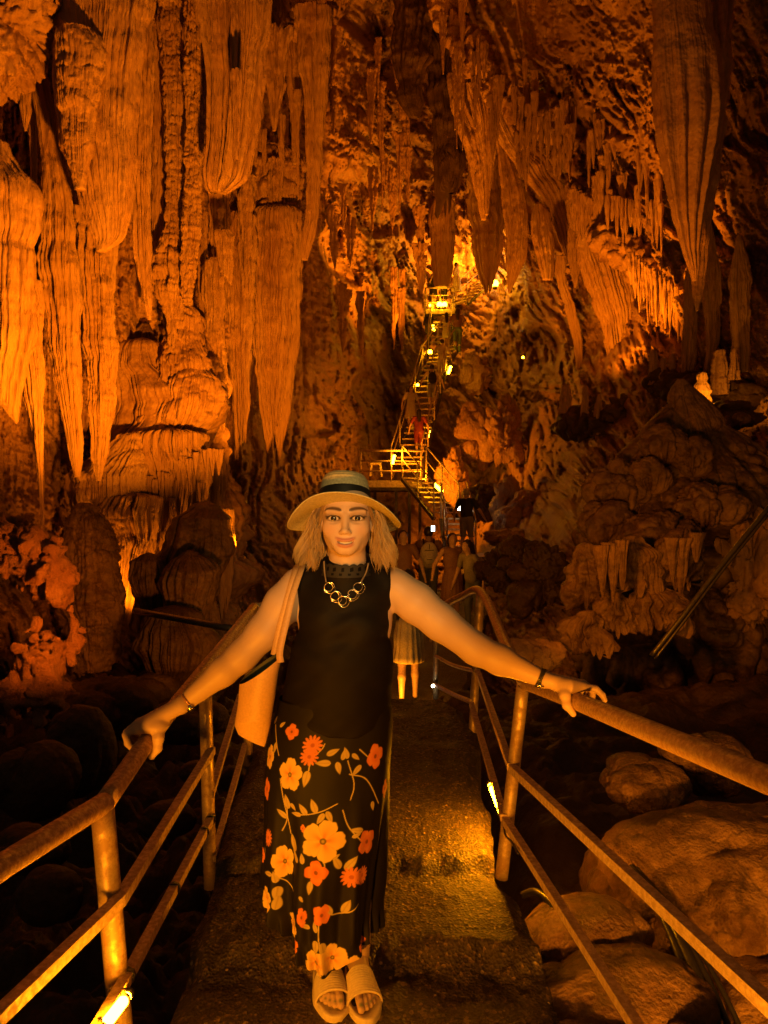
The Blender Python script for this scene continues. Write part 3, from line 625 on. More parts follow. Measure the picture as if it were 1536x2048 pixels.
f('stalagmite', 'glowing beaded stalagmite lit from its foot', 'stalagmite', 12.2,
  [(744,1400,1408),(749,1396,1413),(758,1394,1415),(763,1397,1411),(770,1390,1418),(784,1387,1424),(790,1394,1420),(800,1396,1424),(815,1400,1420),(828,1406,1420)], flutes=10, fl=0.1, beads=0.12, beadf=12, lump=0.1)

# ---- the flowstone mountain on the right
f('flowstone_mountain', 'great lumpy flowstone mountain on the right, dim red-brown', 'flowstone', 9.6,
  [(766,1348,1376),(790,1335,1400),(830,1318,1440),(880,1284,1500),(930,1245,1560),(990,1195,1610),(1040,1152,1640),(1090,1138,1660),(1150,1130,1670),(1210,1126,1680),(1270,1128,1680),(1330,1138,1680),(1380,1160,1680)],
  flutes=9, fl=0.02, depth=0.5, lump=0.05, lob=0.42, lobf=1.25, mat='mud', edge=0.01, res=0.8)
lobes = [(1330,885,8.0,52,42,'pointed lobe below the peak of the flowstone mountain'),(1385,905,7.9,42,36,'fan-shaped lobe near the peak of the flowstone mountain'),(1240,975,8.0,60,52,'big round lobe on the left slope of the flowstone mountain'),
         (1300,950,7.8,42,36,'round lobe in the middle of the left slope'),(1210,1045,7.7,50,44,'round lobe above the left drips'),(1320,1065,7.4,90,50,'broad lobe over the central drips'),(1410,1010,7.5,70,46,'flattened lobe right of the centre of the mountain')]
for cx_, cy_, Y, rx, rz, lab in lobes:
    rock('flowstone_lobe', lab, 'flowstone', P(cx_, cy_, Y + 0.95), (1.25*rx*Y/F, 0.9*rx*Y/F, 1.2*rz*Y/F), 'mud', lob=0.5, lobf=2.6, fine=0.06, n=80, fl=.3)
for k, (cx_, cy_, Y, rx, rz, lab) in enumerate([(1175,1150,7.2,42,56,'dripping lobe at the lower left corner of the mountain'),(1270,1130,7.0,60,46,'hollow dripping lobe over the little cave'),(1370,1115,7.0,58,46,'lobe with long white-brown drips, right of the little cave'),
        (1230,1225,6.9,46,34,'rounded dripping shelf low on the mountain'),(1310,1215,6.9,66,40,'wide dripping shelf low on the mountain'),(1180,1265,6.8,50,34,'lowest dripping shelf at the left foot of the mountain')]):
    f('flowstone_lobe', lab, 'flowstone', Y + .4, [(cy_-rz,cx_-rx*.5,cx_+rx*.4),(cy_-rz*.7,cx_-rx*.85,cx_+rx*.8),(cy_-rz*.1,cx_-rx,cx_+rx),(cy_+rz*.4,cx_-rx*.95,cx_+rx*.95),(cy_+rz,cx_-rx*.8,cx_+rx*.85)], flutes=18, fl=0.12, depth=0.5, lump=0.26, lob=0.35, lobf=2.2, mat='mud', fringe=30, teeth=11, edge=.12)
for k, (x, y0, y1, lab) in enumerate([(1205,1120,1195,'left drip under the lower left lobe'),(1226,1115,1205,'longest drip under the hollow lobe'),(1245,1110,1180,'short drip beside the longest one'),(1346,1105,1165,'left one of the long pale drips'),(1362,1105,1192,'right one of the long pale drips'),(1392,1095,1125,'hooked stub right of the long pale drips')]):
    f('stalactite', lab + ' on the flowstone mountain', 'stalactite', 6.9, [(y0-30,x-14,x+14),(y0,x-9,x+9),((y0+y1)/2,x-6,x+6),(y1,x-2,x+2)], flutes=8, fl=0.2, mat='mud', lump=0.1)
right_rocks = [(1060,1035,20,62,46,'pale slab-faced rock beyond the lower stairs','wall'),(1010,1000,21,30,70,'tall rock against the foot of the stairs','wall'),(1020,1075,18,60,20,'flat pale ledge rock by the lower landing','wall'),
    (1000,1140,11,46,50,'dark rock silhouette behind the far railing post','darkrock'),(1045,1120,10.5,50,40,'dark knob rock in front of the slab-faced rock','darkrock'),(1080,1160,10,60,70,'black rock left of the flowstone mountain','darkrock'),
    (1075,1310,6.6,50,30,'rubble rock beyond the right railing','wall'),(1010,1320,6.6,40,24,'low rubble beside the far railing post','wall'),(955,880,26,40,60,'red-lit rock beside the stairs','wall'),(905,955,25.5,34,56,'red-lit drip-covered rock under the stairs','wall'),
    (1010,870,25,44,80,'knobbly rock right of the stairs','wall'),(960,1010,23,40,40,'shadowed rock under the right stair flight','darkrock'),(1500,1180,8.6,70,120,'cracked rough rock at the right edge','wall'),(1430,840,11.6,90,26,'dark shelf under the glowing stalagmite','darkrock'),
    (1460,842,10.9,12,10,'small stone beside the bowl lamp','boulder'),(1485,838,10.8,18,12,'loose stone right of the bowl lamp','boulder'),(1420,845,11.1,7,6,'pebble-sized stone left of the bowl lamp','boulder'),
    (950,745,31.5,36,50,'ribbed red rock below the upper landing','wall')]
for cx_, cy_, Y, rx, rz, lab, mt in right_rocks:
    rock('cave_rock', lab, 'rock', P(cx_, cy_, Y), (rx*Y/F, 0.8*rx*Y/F, rz*Y/F), mt, lob=0.7, lobf=max(0.9, 2.4 * 12 / Y), fine=0.10, n=80)

rock('cave_rock', 'bright crusty overhang of rock in the top left corner', 'rock', P(5, 40, 9.4), (.62, .5, .85), 'wall', lob=0.5, lobf=2.6, fine=0.10, n=110)
# ---- boulders at the right foot of the walkway
near = [((1.84,3.35,-0.22),(0.92,0.58,0.40),'big smooth boulder below the right railing, worn like a rounded loaf'),((1.72,2.65,-0.46),(0.78,0.52,0.34),'wide lower boulder under the worn loaf-like one'),
        ((1.42,4.0,0.05),(0.25,0.24,0.15),'greenish wet boulder behind the worn loaf-like one'),((1.62,4.1,0.22),(0.11,0.12,0.08),'pale knob of rock on top of the wet boulder'),((1.86,4.2,0.10),(0.24,0.22,0.18),'brown wrinkled rock behind the handrail'),
        ((0.78,2.80,-0.10),(0.25,0.2,0.15),'round lump beside the step, nearest the right post'),((0.74,2.45,-0.15),(0.36,0.30,0.16),'low wide lump at the right edge of the walkway'),((0.56,2.05,-0.15),(0.36,0.36,0.20),'pitted rock bulging into the walkway edge'),
        ((0.93,2.15,-0.22),(0.17,0.26,0.26),'pear-shaped rock left of the cables'),((1.50,2.2,-0.75),(0.50,0.45,0.36),'smooth rock at the bottom right corner'),((1.12,3.3,-0.14),(0.20,0.18,0.10),'flat brown stone between the step and the big boulder')]
for c_, r_, lab in near:
    rock('boulder', lab, 'boulder', c_, r_, 'boulder', lob=0.17 if r_[0] > .4 else 0.30, lobf=1.3 if r_[0] > .4 else 2.4, fine=0.05, n=150 if r_[0] > .4 else 80)

# ---- the walkway: a rough concrete causeway with two low steps
def path_z(y): return np.interp(y, [-2, 2.15, 2.42, 2.49, 2.95, 3.00, 4.2, 5.3, 5.36, 5.7, 5.76, 6.1, 6.16, 7, 7.06, 8, 8.06, 10, 12, 14, 18.3, 19], [0, 0, .02, .085, .09, .135, .19, .19, .06, .06, -.1, -.1, -.28, -.28, -.52, -.52, -.765, -.765, -.6, -.52, -.45, -.45])
py_ = np.concatenate([np.linspace(-2, 1.5, 40), np.linspace(1.52, 5.4, 330), np.linspace(5.42, 18.8, 160)])
px_ = np.linspace(-1, 1, 170)
PXX, PYY = np.meshgrid(px_, py_)
def path_edges(y):
    l = np.interp(y, [-2, 2.2, 3, 4.2, 5.4, 7, 9, 14, 19], [-.66, -.655, -.70, -.76, -.72, -.7, -.5, -.1, .9]); r = np.interp(y, [-2, 2.0, 2.6, 2.95, 3.3, 4.6, 5.6, 7, 9, 14, 19], [.62, .60, .52, .47, .47, .56, .42, .5, 1.0, 1.9, 2.9])
    return l, r
el, er = path_edges(PYY)
eN = fbm(np.stack([PYY * 3, np.sign(PXX) * 3, PYY * 0], -1), 3) * 0.035
sx = np.sign(PXX) * np.minimum(1, np.abs(PXX) * 1.12)
Xp = (el + er) / 2 + (er - el) / 2 * sx + eN * np.abs(sx)
Zp = path_z(PYY)
wq = np.stack([Xp, PYY, Zp * 0], -1)
Zp = Zp + 0.006 * fbm(wq * 3.0, 3) + 0.004 * fbm(wq * 22, 3) + 0.004 * np.abs(noise(wq * 60))
riser = np.exp(-((PYY - 2.44) / .07) ** 2) + .7 * np.exp(-((PYY - 2.99) / .05) ** 2)
Zp += riser * 0.022 * fbm(wq * 14, 3)
Yp = PYY + riser * 0.03 * fbm(wq * 7 + 9, 3)
drop = sstep(0.90, 1.0, np.abs(PXX)); Zp = Zp - drop * 1.3 - sstep(0.8, .9, np.abs(PXX)) * 0.03
m, nt, b = newmat('wet_concrete'); L = nt.links.new
tc = N(nt, 'ShaderNodeTexCoord')
a1 = N(nt, 'ShaderNodeTexNoise', Scale=3.0, Detail=6.0, Roughness=0.65); L(tc.outputs['Object'], a1.inputs['Vector'])
r1 = ramp(nt, a1.outputs[0], [(0.3, (0.035, 0.023, 0.012)), (0.6, (0.085, 0.055, 0.028))])
vo = N(nt, 'ShaderNodeTexVoronoi', Scale=95.0); L(tc.outputs['Object'], vo.inputs['Vector'])
r2 = ramp(nt, vo.outputs['Color'], [(0.0, (0.5, 0.5, 0.5)), (0.72, (0.9, 0.9, 0.9)), (0.86, (2.4, 2.3, 2.0))])
mx = N(nt, 'ShaderNodeMix', data_type='RGBA', blend_type='MULTIPLY'); mx.inputs[0].default_value = 1
L(r1.outputs[0], mx.inputs[6]); L(r2.outputs[0], mx.inputs[7])
v2 = N(nt, 'ShaderNodeTexVoronoi', Scale=34.0); L(tc.outputs['Object'], v2.inputs['Vector'])
r3 = ramp(nt, v2.outputs['Distance'], [(0.16, (1, 1, 1)), (0.22, (0, 0, 0))]); r4 = ramp(nt, v2.outputs['Color'], [(0.70, (0, 0, 0)), (0.74, (1, 1, 1))])
mm = N(nt, 'ShaderNodeMath', operation='MULTIPLY'); L(r3.outputs[0], mm.inputs[0]); L(r4.outputs[0], mm.inputs[1])
pb = N(nt, 'ShaderNodeMix', data_type='RGBA'); L(mm.outputs[0], pb.inputs[0]); L(mx.outputs[2], pb.inputs[6]); pb.inputs[7].default_value = (.30, .22, .13, 1); L(pb.outputs[2], b.inputs['Base Color'])
a2 = N(nt, 'ShaderNodeTexNoise', Scale=60.0, Detail=5.0, Roughness=0.7); L(tc.outputs['Object'], a2.inputs['Vector'])
ad = N(nt, 'ShaderNodeMath', operation='ADD'); L(a2.outputs[0], ad.inputs[0]); L(vo.outputs['Distance'], ad.inputs[1])
bp = N(nt, 'ShaderNodeBump', Strength=0.6, Distance=0.010); L(ad.outputs[0], bp.inputs['Height']); L(bp.outputs[0], b.inputs['Normal'])
rr = ramp(nt, a1.outputs[0], [(0.35, (.48,) * 3), (0.6, (.78,) * 3)]); L(rr.outputs[0], b.inputs['Roughness'])
M['concrete'] = m
o = obj('path', np.stack([Xp, Yp, Zp], -1).reshape(-1, 3), [gridfaces(len(px_), len(py_))], M['concrete'], origin=(0, 0, 0)); o['kind'] = 'structure'

# ================================================================== RAILINGS AND TUBE LAMPS
def metal(name, c0, c1, rough=0.35, metal_=0.85, sc=30, bump=0.25):
    m, nt, b = newmat(name); L = nt.links.new
    tc = N(nt, 'ShaderNodeTexCoord')
    a = N(nt, 'ShaderNodeTexNoise', Scale=sc, Detail=7.0, Roughness=0.7); L(tc.outputs['Object'], a.inputs['Vector'])
    r = ramp(nt, a.outputs[0], [(0.42, c0), (0.6, c1)]); L(r.outputs[0], b.inputs['Base Color'])
    q = ramp(nt, a.outputs[0], [(0.4, (rough + .25,) * 3), (0.62, (rough,) * 3)]); L(q.outputs[0], b.inputs['Roughness'])
    k = ramp(nt, a.outputs[0], [(0.4, (metal_ * .25,) * 3), (0.56, (metal_,) * 3)]); L(k.outputs[0], b.inputs['Metallic'])
    bp = N(nt, 'ShaderNodeBump', Strength=bump, Distance=0.004); L(a.outputs[0], bp.inputs['Height']); L(bp.outputs[0], b.inputs['Normal'])
    return m
M['steel'] = metal('worn_painted_steel', (0.30, 0.18, 0.08), (0.60, 0.44, 0.24), rough=0.36, metal_=0.55, sc=18, bump=.15)
M['rusty'] = metal('rust_pitted_pipe', (0.40, 0.21, 0.09), (0.66, 0.44, 0.22), rough=0.36, metal_=0.4, sc=80, bump=0.3)
M['bar'] = metal('dull_flat_bar', (0.46, 0.30, 0.14), (0.72, 0.53, 0.29), rough=0.5, metal_=0.35, sc=60)
m, nt, b = newmat('black_cable'); b.inputs['Base Color'].default_value = (0.016, 0.013, 0.011, 1); b.inputs['Roughness'].default_value = 0.4
nz_ = N(nt, 'ShaderNodeTexNoise', Scale=40.0); rr = ramp(nt, nz_.outputs[0], [(0.4, (.3,) * 3), (.6, (.55,) * 3)]); nt.links.new(rr.outputs[0], b.inputs['Roughness']); M['cable'] = m
def glow(name, col, strength):
    m, nt, b = newmat(name)
    b.inputs['Base Color'].default_value = (0.8, 0.7, 0.5, 1)
    b.inputs['Emission Color'].default_value = (*col, 1); b.inputs['Emission Strength'].default_value = strength
    return m
TUBE = 165.0
M['tube'] = glow('amber_tube_glow', (1.0, 0.31, 0.0055), TUBE)
M['tube_strong'] = glow('bright_amber_tube_glow', (1.0, 0.30, 0.0023), 420.0)
# left railing
LR = empty('left_railing'.replace('left_', 'pipe_'), P(411, 1765, 3.06), 'pipe railing left of the walkway, gripped by the right hand of the woman', 'railing')
MB().tube(dense([(-0.86, 0.6, .84), P(0, 1735, 1.53), P(209, 1606, 1.95)], 8), 0.028, 16).build('handrail', M['rusty'], LR, True)
MB().tube(dense([P(209, 1606, 1.95), P(300, 1474, 2.3), P(508, 1216, 4.22)], 8), 0.028, 16).build('handrail', M['rusty'], LR, True)
MB().tube([P(506, 1215, 4.25), P(560, 1212, 4.5)], 0.026, 12).build('handrail', M['steel'], LR, True)
for a, b_, r in [(P(205, 1618, 1.95), P(250, 2150, 1.95), .030), (P(410, 1352, 3.06), P(421, 1775, 3.06), .027), (P(499, 1225, 4.12), P(496, 1530, 4.12), .025)]:
    MB().tube(dense([a, b_], 10), r, 14).build('post', M['steel'], LR, True)
MB().tube(dense([(-0.84, 0.6, .5), P(0, 2030, 1.5), P(240, 1800, 1.93), P(419, 1507, 3.03), P(424, 1500, 3.06)], 8), .015, square=True).build('middle_rail', M['bar'], LR)
MB().tube(dense([(-0.80, 0.7, .28), P(192, 2062, 1.72), P(250, 1962, 1.93), P(424, 1634, 3.04)], 8), .014, square=True).build('lower_rail', M['bar'], LR)
MB().tube(dense([P(421, 1590, 3.04), P(480, 1392, 4.1)], 6), .014, square=True).build('middle_rail', M['bar'], LR)
MB().tube(dense([P(426, 1718, 3.04), P(490, 1490, 4.1)], 6), .013, square=True).build('lower_rail', M['bar'], LR)
ties = MB()
for a, b_, ts in [(P(250, 1962, 1.93), P(424, 1634, 3.04), (.02, .45, .86, .97))]:
    for t in ts:
        c = a + (b_ - a) * t; d_ = (b_ - a) / np.linalg.norm(b_ - a)
        ties.tube([c - d_ * .006, c + d_ * .006], .022, 8)
ties.build('cable_tie', M['cable'], LR)

RR = empty('pipe_railing', P(1003, 1752, 2.95), 'pipe railing right of the walkway, bent up at its far post', 'railing')
MB().tube(dense([(0.90, 0.55, 1.14), P(1536, 1560, 1.45), P(1145, 1399, 2.35), P(1048, 1364, 2.92)], 10), 0.028, 16).build('handrail', M['rusty'], RR, True)
MB().tube(bend([P(1048, 1364, 2.92), P(1010, 1285, 3.7), P(962, 1184, 4.6), P(925, 1192, 5.1), P(886, 1212, 5.6)], 8), 0.027, 14).build('handrail', M['rusty'], RR, True)
for a, b_, r in [(P(1046, 1368, 2.94), P(1003, 1756, 2.95), .026), (P(961, 1184, 4.6), P(943, 1500, 4.6), .026), (P(872, 1262, 6.2), P(871, 1420, 6.2), .024)]:
    MB().tube(dense([a, b_], 10), r, 14).build('post', M['steel'], RR, True)
MB().tube(dense([(0.92, 0.6, .58), P(1536, 2008, 1.45), P(1024, 1536, 2.92)], 10), .015, square=True).build('middle_rail', M['bar'], RR)
MB().tube(dense([P(1022, 1534, 2.92), P(955, 1342, 4.58)], 8), .014, square=True).build('middle_rail', M['bar'], RR)
MB().tube(bend([P(949, 1342, 4.58), P(905, 1330, 5.4), P(872, 1312, 6.18)], 4), .014, 8).build('middle_rail', M['bar'], RR)
MB().tube(dense([(0.68, 0.8, .30), P(1272, 2050, 1.77), P(1010, 1640, 2.92)], 10), .014, square=True).build('lower_rail', M['bar'], RR)
MB().tube(dense([P(1008, 1636, 2.92), P(943, 1408, 4.58)], 8), .014, square=True).build('lower_rail', M['bar'], RR)
MB().tube(bend([P(943, 1404, 4.58), P(905, 1388, 5.4), P(868, 1368, 6.18)], 4), .017, 8).build('lower_rail', M['bar'], RR)

def tube_lamp(a, b_, label, r=.013, gm='tube'):
    a, b_ = np.asarray(a, float), np.asarray(b_, float); d_ = (b_ - a) / np.linalg.norm(b_ - a)
    t = empty('tube_lamp', (a + b_) / 2 - np.array([0, 0, r]), label, 'lamp', 'tube lamps strapped to the walkway railings')
    k = np.linspace(0, 1, 5); e = np.array([.6, 1, 1, 1, .6])
    MB().tube(a + (b_ - a) * np.array([0, .03, .5, .97, 1])[:, None], r * e, 12).build('glowing_tube', M[gm], t, True)
    MB().tube([a - d_ * .025, a - d_ * .002], r * 1.05, 10).tube([b_ + d_ * .002, b_ + d_ * .025], r * 1.05, 10).build('end_cap', M['cable'], t, True)
    for q in (.12, .88):
        c = a + (b_ - a) * q; MB().tube([c - d_ * .006, c + d_ * .006], r * 1.25, 10).tube([c, c + np.array([0, 0, .03])], .006, 6).build('bracket', M['steel'], t, True)
    MB().tube(bend([b_ + d_ * .02, b_ + d_ * .08 - [0, 0, .05], b_ + d_ * .2 - [0, 0, .02], b_ + d_ * .34 + [0, 0, .0]], 6), .0045, 6).build('cable', M['cable'], t, True)
off = np.array([.028, 0, .02])
tube_lamp(P(240, 2003, 1.88) + off * .6, P(176, 2085, 1.62) + off * .6, 'glowing tube lamp at the bottom left, strapped below the left middle rail', .014)
tube_lamp(P(981, 1570, 3.28), P(1004, 1627, 2.98) , 'glowing tube lamp on the right railing beside the leaning post', .013, 'tube_strong')
tube_lamp((-0.745, 1.05, .29), (-0.765, 0.72, .285), 'glowing tube lamp on the left railing closest to the viewer', .014)
tube_lamp((0.70, 1.25, .30), (0.72, 0.92, .30), 'glowing tube lamp on the right railing closest to the viewer', .014)

# cables at the foot of the right railing, and the dark rope up the flowstone
for k, lab in enumerate(['black cable, thickest of the bundle beside the pear-shaped rock', 'black cable, left one of the bundle beside the pear-shaped rock', 'black cable, right one of the bundle beside the pear-shaped rock', 'black cable sagging away from the bundle near the rocks']):
    dx = [0, -.045, .04, .075][k]
    c = bend([(1.02 + dx * .3, 3.05, .06), (1.06 + dx * .5, 2.75, .02), (1.07 + dx, 2.4, -.12), (1.05 + dx * 1.2, 2.05, -.33), (1.02 + dx * 1.1, 1.7, -.5)], 8)
    tag(MB().tube(c, [.020, .012, .011, .009][k], 10).build('cable', M['cable'], None, True), lab, 'cable', 'cables bundled by the right railing')
tag(MB().tube(bend([P(1046, 1790, 2.95), P(1072, 1784, 2.9), P(1104, 1808, 2.8), P(1126, 1850, 2.7)], 8), .014, 12).build('conduit_pipe', M['cable'], None, True), 'thick bent conduit lying over the stones beside the right post', 'pipe')
tag(MB().tube(bend([P(1540, 1012, 6.2), P(1440, 1135, 6.15), P(1360, 1240, 6.1), P(1303, 1312, 6.1)], 8), .022, 10).build('hose', M['cable'], None, True), 'dark hose slanting down across the flowstone mountain', 'hose')
tag(MB().tube(bend([P(1536, 1030, 6.3), P(1446, 1140, 6.25), P(1366, 1246, 6.2), P(1310, 1318, 6.2)], 8), .012, 8).build('hose', M['cable'], None, True), 'thinner dark hose running beside the thick one on the mountain', 'hose')
tag(MB().tube(dense([P(270, 1222, 6.4), P(465, 1257, 5.4)], 6), .026, 10).build('pipe', M['cable'], None, True), 'dark straight pipe crossing in front of the jellyfish-shaped lumps', 'pipe')
# bowl lamp that lights the beaded stalagmite
bl = empty('bowl_lamp', P(1433, 846, 11.3), 'bowl-shaped floor lamp glowing at the foot of the beaded stalagmite', 'lamp')
bc = P(1433, 834, 11.3)
MB().lathe([(.02, -.09), (.07, -.09), (.09, -.05), (.15, .04), (.16, .05), (.145, .05), (.08, -.04), (.0, -.05)], bc, 20).build('bowl', M['steel'], bl, True)
MB().lathe([(.0, .0), (.06, 0), (.065, .02), (.04, .04), (0, .045)], bc - np.array([0, 0, .035]), 12).build('bulb', glow('bulb_glow', (1, .5, .08), 60), bl, True)

# ================================================================== THE WOMAN
# ---- signed distance modelling: soft unions of round cones and ellipsoids, meshed with surface nets
def d_cone(p, a, b, r1, r2):
    a = np.asarray(a, np.float32); b = np.asarray(b, np.float32); ba = b - a; l2 = float(ba @ ba) + 1e-12
    h = np.clip(((p - a) @ ba) / l2, 0, 1)
    q = p - a - h[..., None] * ba
    return np.sqrt((q * q).sum(-1)) - (r1 + (r2 - r1) * h)
def d_ell(p, c, r):
    r = np.asarray(r, np.float32); q = (p - np.asarray(c, np.float32))
    k0 = np.sqrt(((q / r) ** 2).sum(-1)); k1 = np.sqrt(((q / (r * r)) ** 2).sum(-1)) + 1e-9
    return k0 * (k0 - 1) / k1
def smin(a, b, k):
    h = np.clip(0.5 + 0.5 * (b - a) / k, 0, 1); return b + (a - b) * h - k * h * (1 - h)
def smax(a, b, k): return -smin(-a, -b, k)
class Sdf:
    def __init__(s): s.ops = []
    def cone(s, a, b, r1, r2=None, k=.02): s.ops.append(('u', lambda p: d_cone(p, a, b, r1, r1 if r2 is None else r2), np.minimum(a, b) - max(r1, r2 or 0), np.maximum(a, b) + max(r1, r2 or 0), k)); return s
    def chain(s, pts, rs, k=.02):
        for i in range(len(pts) - 1): s.cone(np.asarray(pts[i], float), np.asarray(pts[i + 1], float), rs[i], rs[i + 1], k)
        return s
    def ell(s, c, r, k=.02): c = np.asarray(c, float); r = np.asarray(r, float); s.ops.append(('u', lambda p: d_ell(p, c, r), c - r, c + r, k)); return s
    def cut(s, fn, lo, hi, k=.005): s.ops.append(('c', fn, np.asarray(lo, float), np.asarray(hi, float), k)); return s
    def mod(s, fn): s.ops.append(('m', fn, None, None, 0)); return s
    def mesh(s, lo, hi, h):
        lo = np.asarray(lo, float); n = np.ceil((np.asarray(hi) - lo) / h).astype(int) + 1
        ax = [lo[i] + h * np.arange(n[i]) for i in range(3)]
        D = np.full(n, 1e3, np.float32)
        for op, fn, a, b, k in s.ops:
            if op == 'm':
                m = np.abs(D) < 6 * h; idx = np.argwhere(m); p = (lo + idx * h).astype(np.float32); D[m] = D[m] + fn(p); continue
            pad = k * 1.5 + 5 * h
            i0 = np.clip(np.floor((a - pad - lo) / h).astype(int), 0, n); i1 = np.clip(np.ceil((b + pad - lo) / h).astype(int) + 1, 0, n)
            if (i1 <= i0).any(): continue
            sl = tuple(slice(i0[i], i1[i]) for i in range(3))
            p = np.stack(np.meshgrid(*[ax[i][sl[i]] for i in range(3)], indexing='ij'), -1).astype(np.float32)
            v = fn(p)
            D[sl] = smin(D[sl], v, k) if op == 'u' else smax(D[sl], -v, k)
        return surfnet(D, lo, h)
def surfnet(D, lo, h):
    D[0] = D[-1] = 1e3; D[:, 0] = D[:, -1] = 1e3; D[:, :, 0] = D[:, :, -1] = 1e3
    I = D < 0
    cs = [(i, j, k) for i in (0, 1) for j in (0, 1) for k in (0, 1)]
    n = np.array(D.shape) - 1
    cnt = np.zeros(n, np.int8)
    for i, j, k in cs: cnt += I[i:i + n[0], j:j + n[1], k:k + n[2]]
    act = np.argwhere((cnt > 0) & (cnt < 8))
    idx = np.full(n, -1, np.int32); idx[tuple(act.T)] = np.arange(len(act))
    val = {c: D[act[:, 0] + c[0], act[:, 1] + c[1], act[:, 2] + c[2]] for c in cs}
    acc = np.zeros((len(act), 3)); num = np.zeros(len(act))
    for c in cs:
        for a in range(3):
            if c[a] == 0:
                e = list(c); e[a] = 1; e = tuple(e); v0, v1 = val[c], val[e]
                m = (v0 < 0) != (v1 < 0); t = np.where(m, v0 / np.where(m, v0 - v1, 1), 0)
                pt = np.array(c, float)[None] + np.zeros((len(act), 3)); pt[:, a] += t
                acc[m] += pt[m]; num[m] += 1
    V = lo + h * (act + acc / num[:, None])
    Fs = []
    for a in range(3):
        b, c = (a + 1) % 3, (a + 2) % 3
        A = np.take(I, range(0, n[a]), a); B2 = np.take(I, range(1, n[a] + 1), a)
        for flip, m in ((False, A & ~B2), (True, ~A & B2)):
            g = np.argwhere(m); g = g[(g[:, b] > 0) & (g[:, c] > 0) & (g[:, b] < n[b]) & (g[:, c] < n[c])]
            q = []
            for ob, oc in ((-1, -1), (0, -1), (0, 0), (-1, 0)):
                t = g.copy(); t[:, b] += ob; t[:, c] += oc; q.append(idx[tuple(t.T)])
            q = np.stack(q, -1)
            if flip: q = q[:, ::-1]
            Fs.append(q[(q >= 0).all(1)])
    return V, np.concatenate(Fs)
def joinm(parts):
    Vs, Fq, n = [], [], 0
    for V, f in parts: Vs.append(V); Fq.append(f + n); n += len(V)
    return np.concatenate(Vs), np.concatenate(Fq)

# ---- the crusty, coral-like rocks at the far left edge
def crust(label, blobs, h=.022):
    q = Sdf()
    for px, py, Y, rx, ry, rz in blobs:
        c = P(px, py, Y); r = np.array([rx, ry, rz])
        def fn(p, c=c, r=r):
            hole = np.clip(noise(p * 2.6 + 4) - .25, 0, 1) * .55
            return d_ell(p, c, r) + .10 * (1 - 2 * np.sqrt(np.abs(noise(p * 4.2)) + 1e-3)) + .07 * (1 - 2 * np.sqrt(np.abs(noise(p * 9.5 + 3)) + 1e-3)) + .035 * noise(p * 21) + hole
        q.ops.append(('u', fn, c - r - .12, c + r + .12, .05))
    lo = np.min([P(b[0], b[1], b[2]) - np.array(b[3:]) for b in blobs], 0) - .2; hi = np.max([P(b[0], b[1], b[2]) + np.array(b[3:]) for b in blobs], 0) + .2
    V, f_ = q.mesh(lo, hi, h); tag(obj('crusty_rock', V, [f_], M['coral']), label, 'rock')
crust('tall crusty rock at lower left, pitted and holed like coral', [(92, 1290, 7.4, .27, .25, .42), (108, 1170, 7.5, .20, .22, .42), (70, 1110, 7.6, .18, .2, .3), (100, 1370, 7.3, .2, .2, .34)])
crust('rounded crusty knob at the left edge beside the coral-like rock', [(8, 1085, 7.6, .13, .14, .30)])
crust('stubby capped lump above the coral-like rock', [(44, 1070, 8.2, .12, .12, .16)])
crust('low crusty lump at the foot of the left edge', [(8, 1385, 7.2, .17, .16, .2)])

# ---- materials
def paintmat(name, rough=.5, spec=.4, sss=0.0, bump=None, sheen=0.0):
    m, nt, b = newmat(name); L = nt.links.new
    at = N(nt, 'ShaderNodeAttribute'); at.attribute_name = 'paint'
    L(at.outputs['Color'], b.inputs['Base Color'])
    b.inputs['Roughness'].default_value = rough; b.inputs['Specular IOR Level'].default_value = spec
    if sss:
        b.inputs['Subsurface Weight'].default_value = sss; b.inputs['Subsurface Radius'].default_value = (.012, .005, .003); b.inputs['Subsurface Scale'].default_value = .6
    if bump:
        tc = N(nt, 'ShaderNodeTexCoord'); nz = N(nt, 'ShaderNodeTexNoise', Scale=bump[0], Detail=4.0); L(tc.outputs['Object'], nz.inputs['Vector'])
        bp = N(nt, 'ShaderNodeBump', Strength=bump[1], Distance=bump[2]); L(nz.outputs[0], bp.inputs['Height']); L(bp.outputs[0], b.inputs['Normal'])
    return m
def plainmat(name, col, rough=.5, metal_=0.0, spec=.4, bump=None, var=.15):
    m, nt, b = newmat(name); L = nt.links.new
    tc = N(nt, 'ShaderNodeTexCoord'); nz = N(nt, 'ShaderNodeTexNoise', Scale=(bump[0] if bump else 40.0), Detail=4.0); L(tc.outputs['Object'], nz.inputs['Vector'])
    r = ramp(nt, nz.outputs[0], [(.35, tuple(c * (1 - var) for c in col)), (.65, tuple(min(1, c * (1 + var)) for c in col))]); L(r.outputs[0], b.inputs['Base Color'])
    b.inputs['Roughness'].default_value = rough; b.inputs['Metallic'].default_value = metal_; b.inputs['Specular IOR Level'].default_value = spec
    if bump:
        bp = N(nt, 'ShaderNodeBump', Strength=bump[1], Distance=bump[2]); L(nz.outputs[0], bp.inputs['Height']); L(bp.outputs[0], b.inputs['Normal'])
    return m
M['skin'] = paintmat('skin', .48, .35, bump=(260, .08, .002))
M['blouse'] = plainmat('black_crepe', (.0085, .0060, .0046), .66, spec=.13, bump=(420, .2, .001))
M['lace'] = plainmat('black_lace', (.02, .015, .013), .7)
M['print'] = paintmat('printed_cloth', .6, .2, bump=(500, .12, .001))
M['hair'] = plainmat('blonde_hair', (.38, .22, .075), .36, spec=.5, bump=(45, .0, .001), var=.32)
M['silver'] = plainmat('silver_metal', (.75, .68, .58), .22, 1.0)
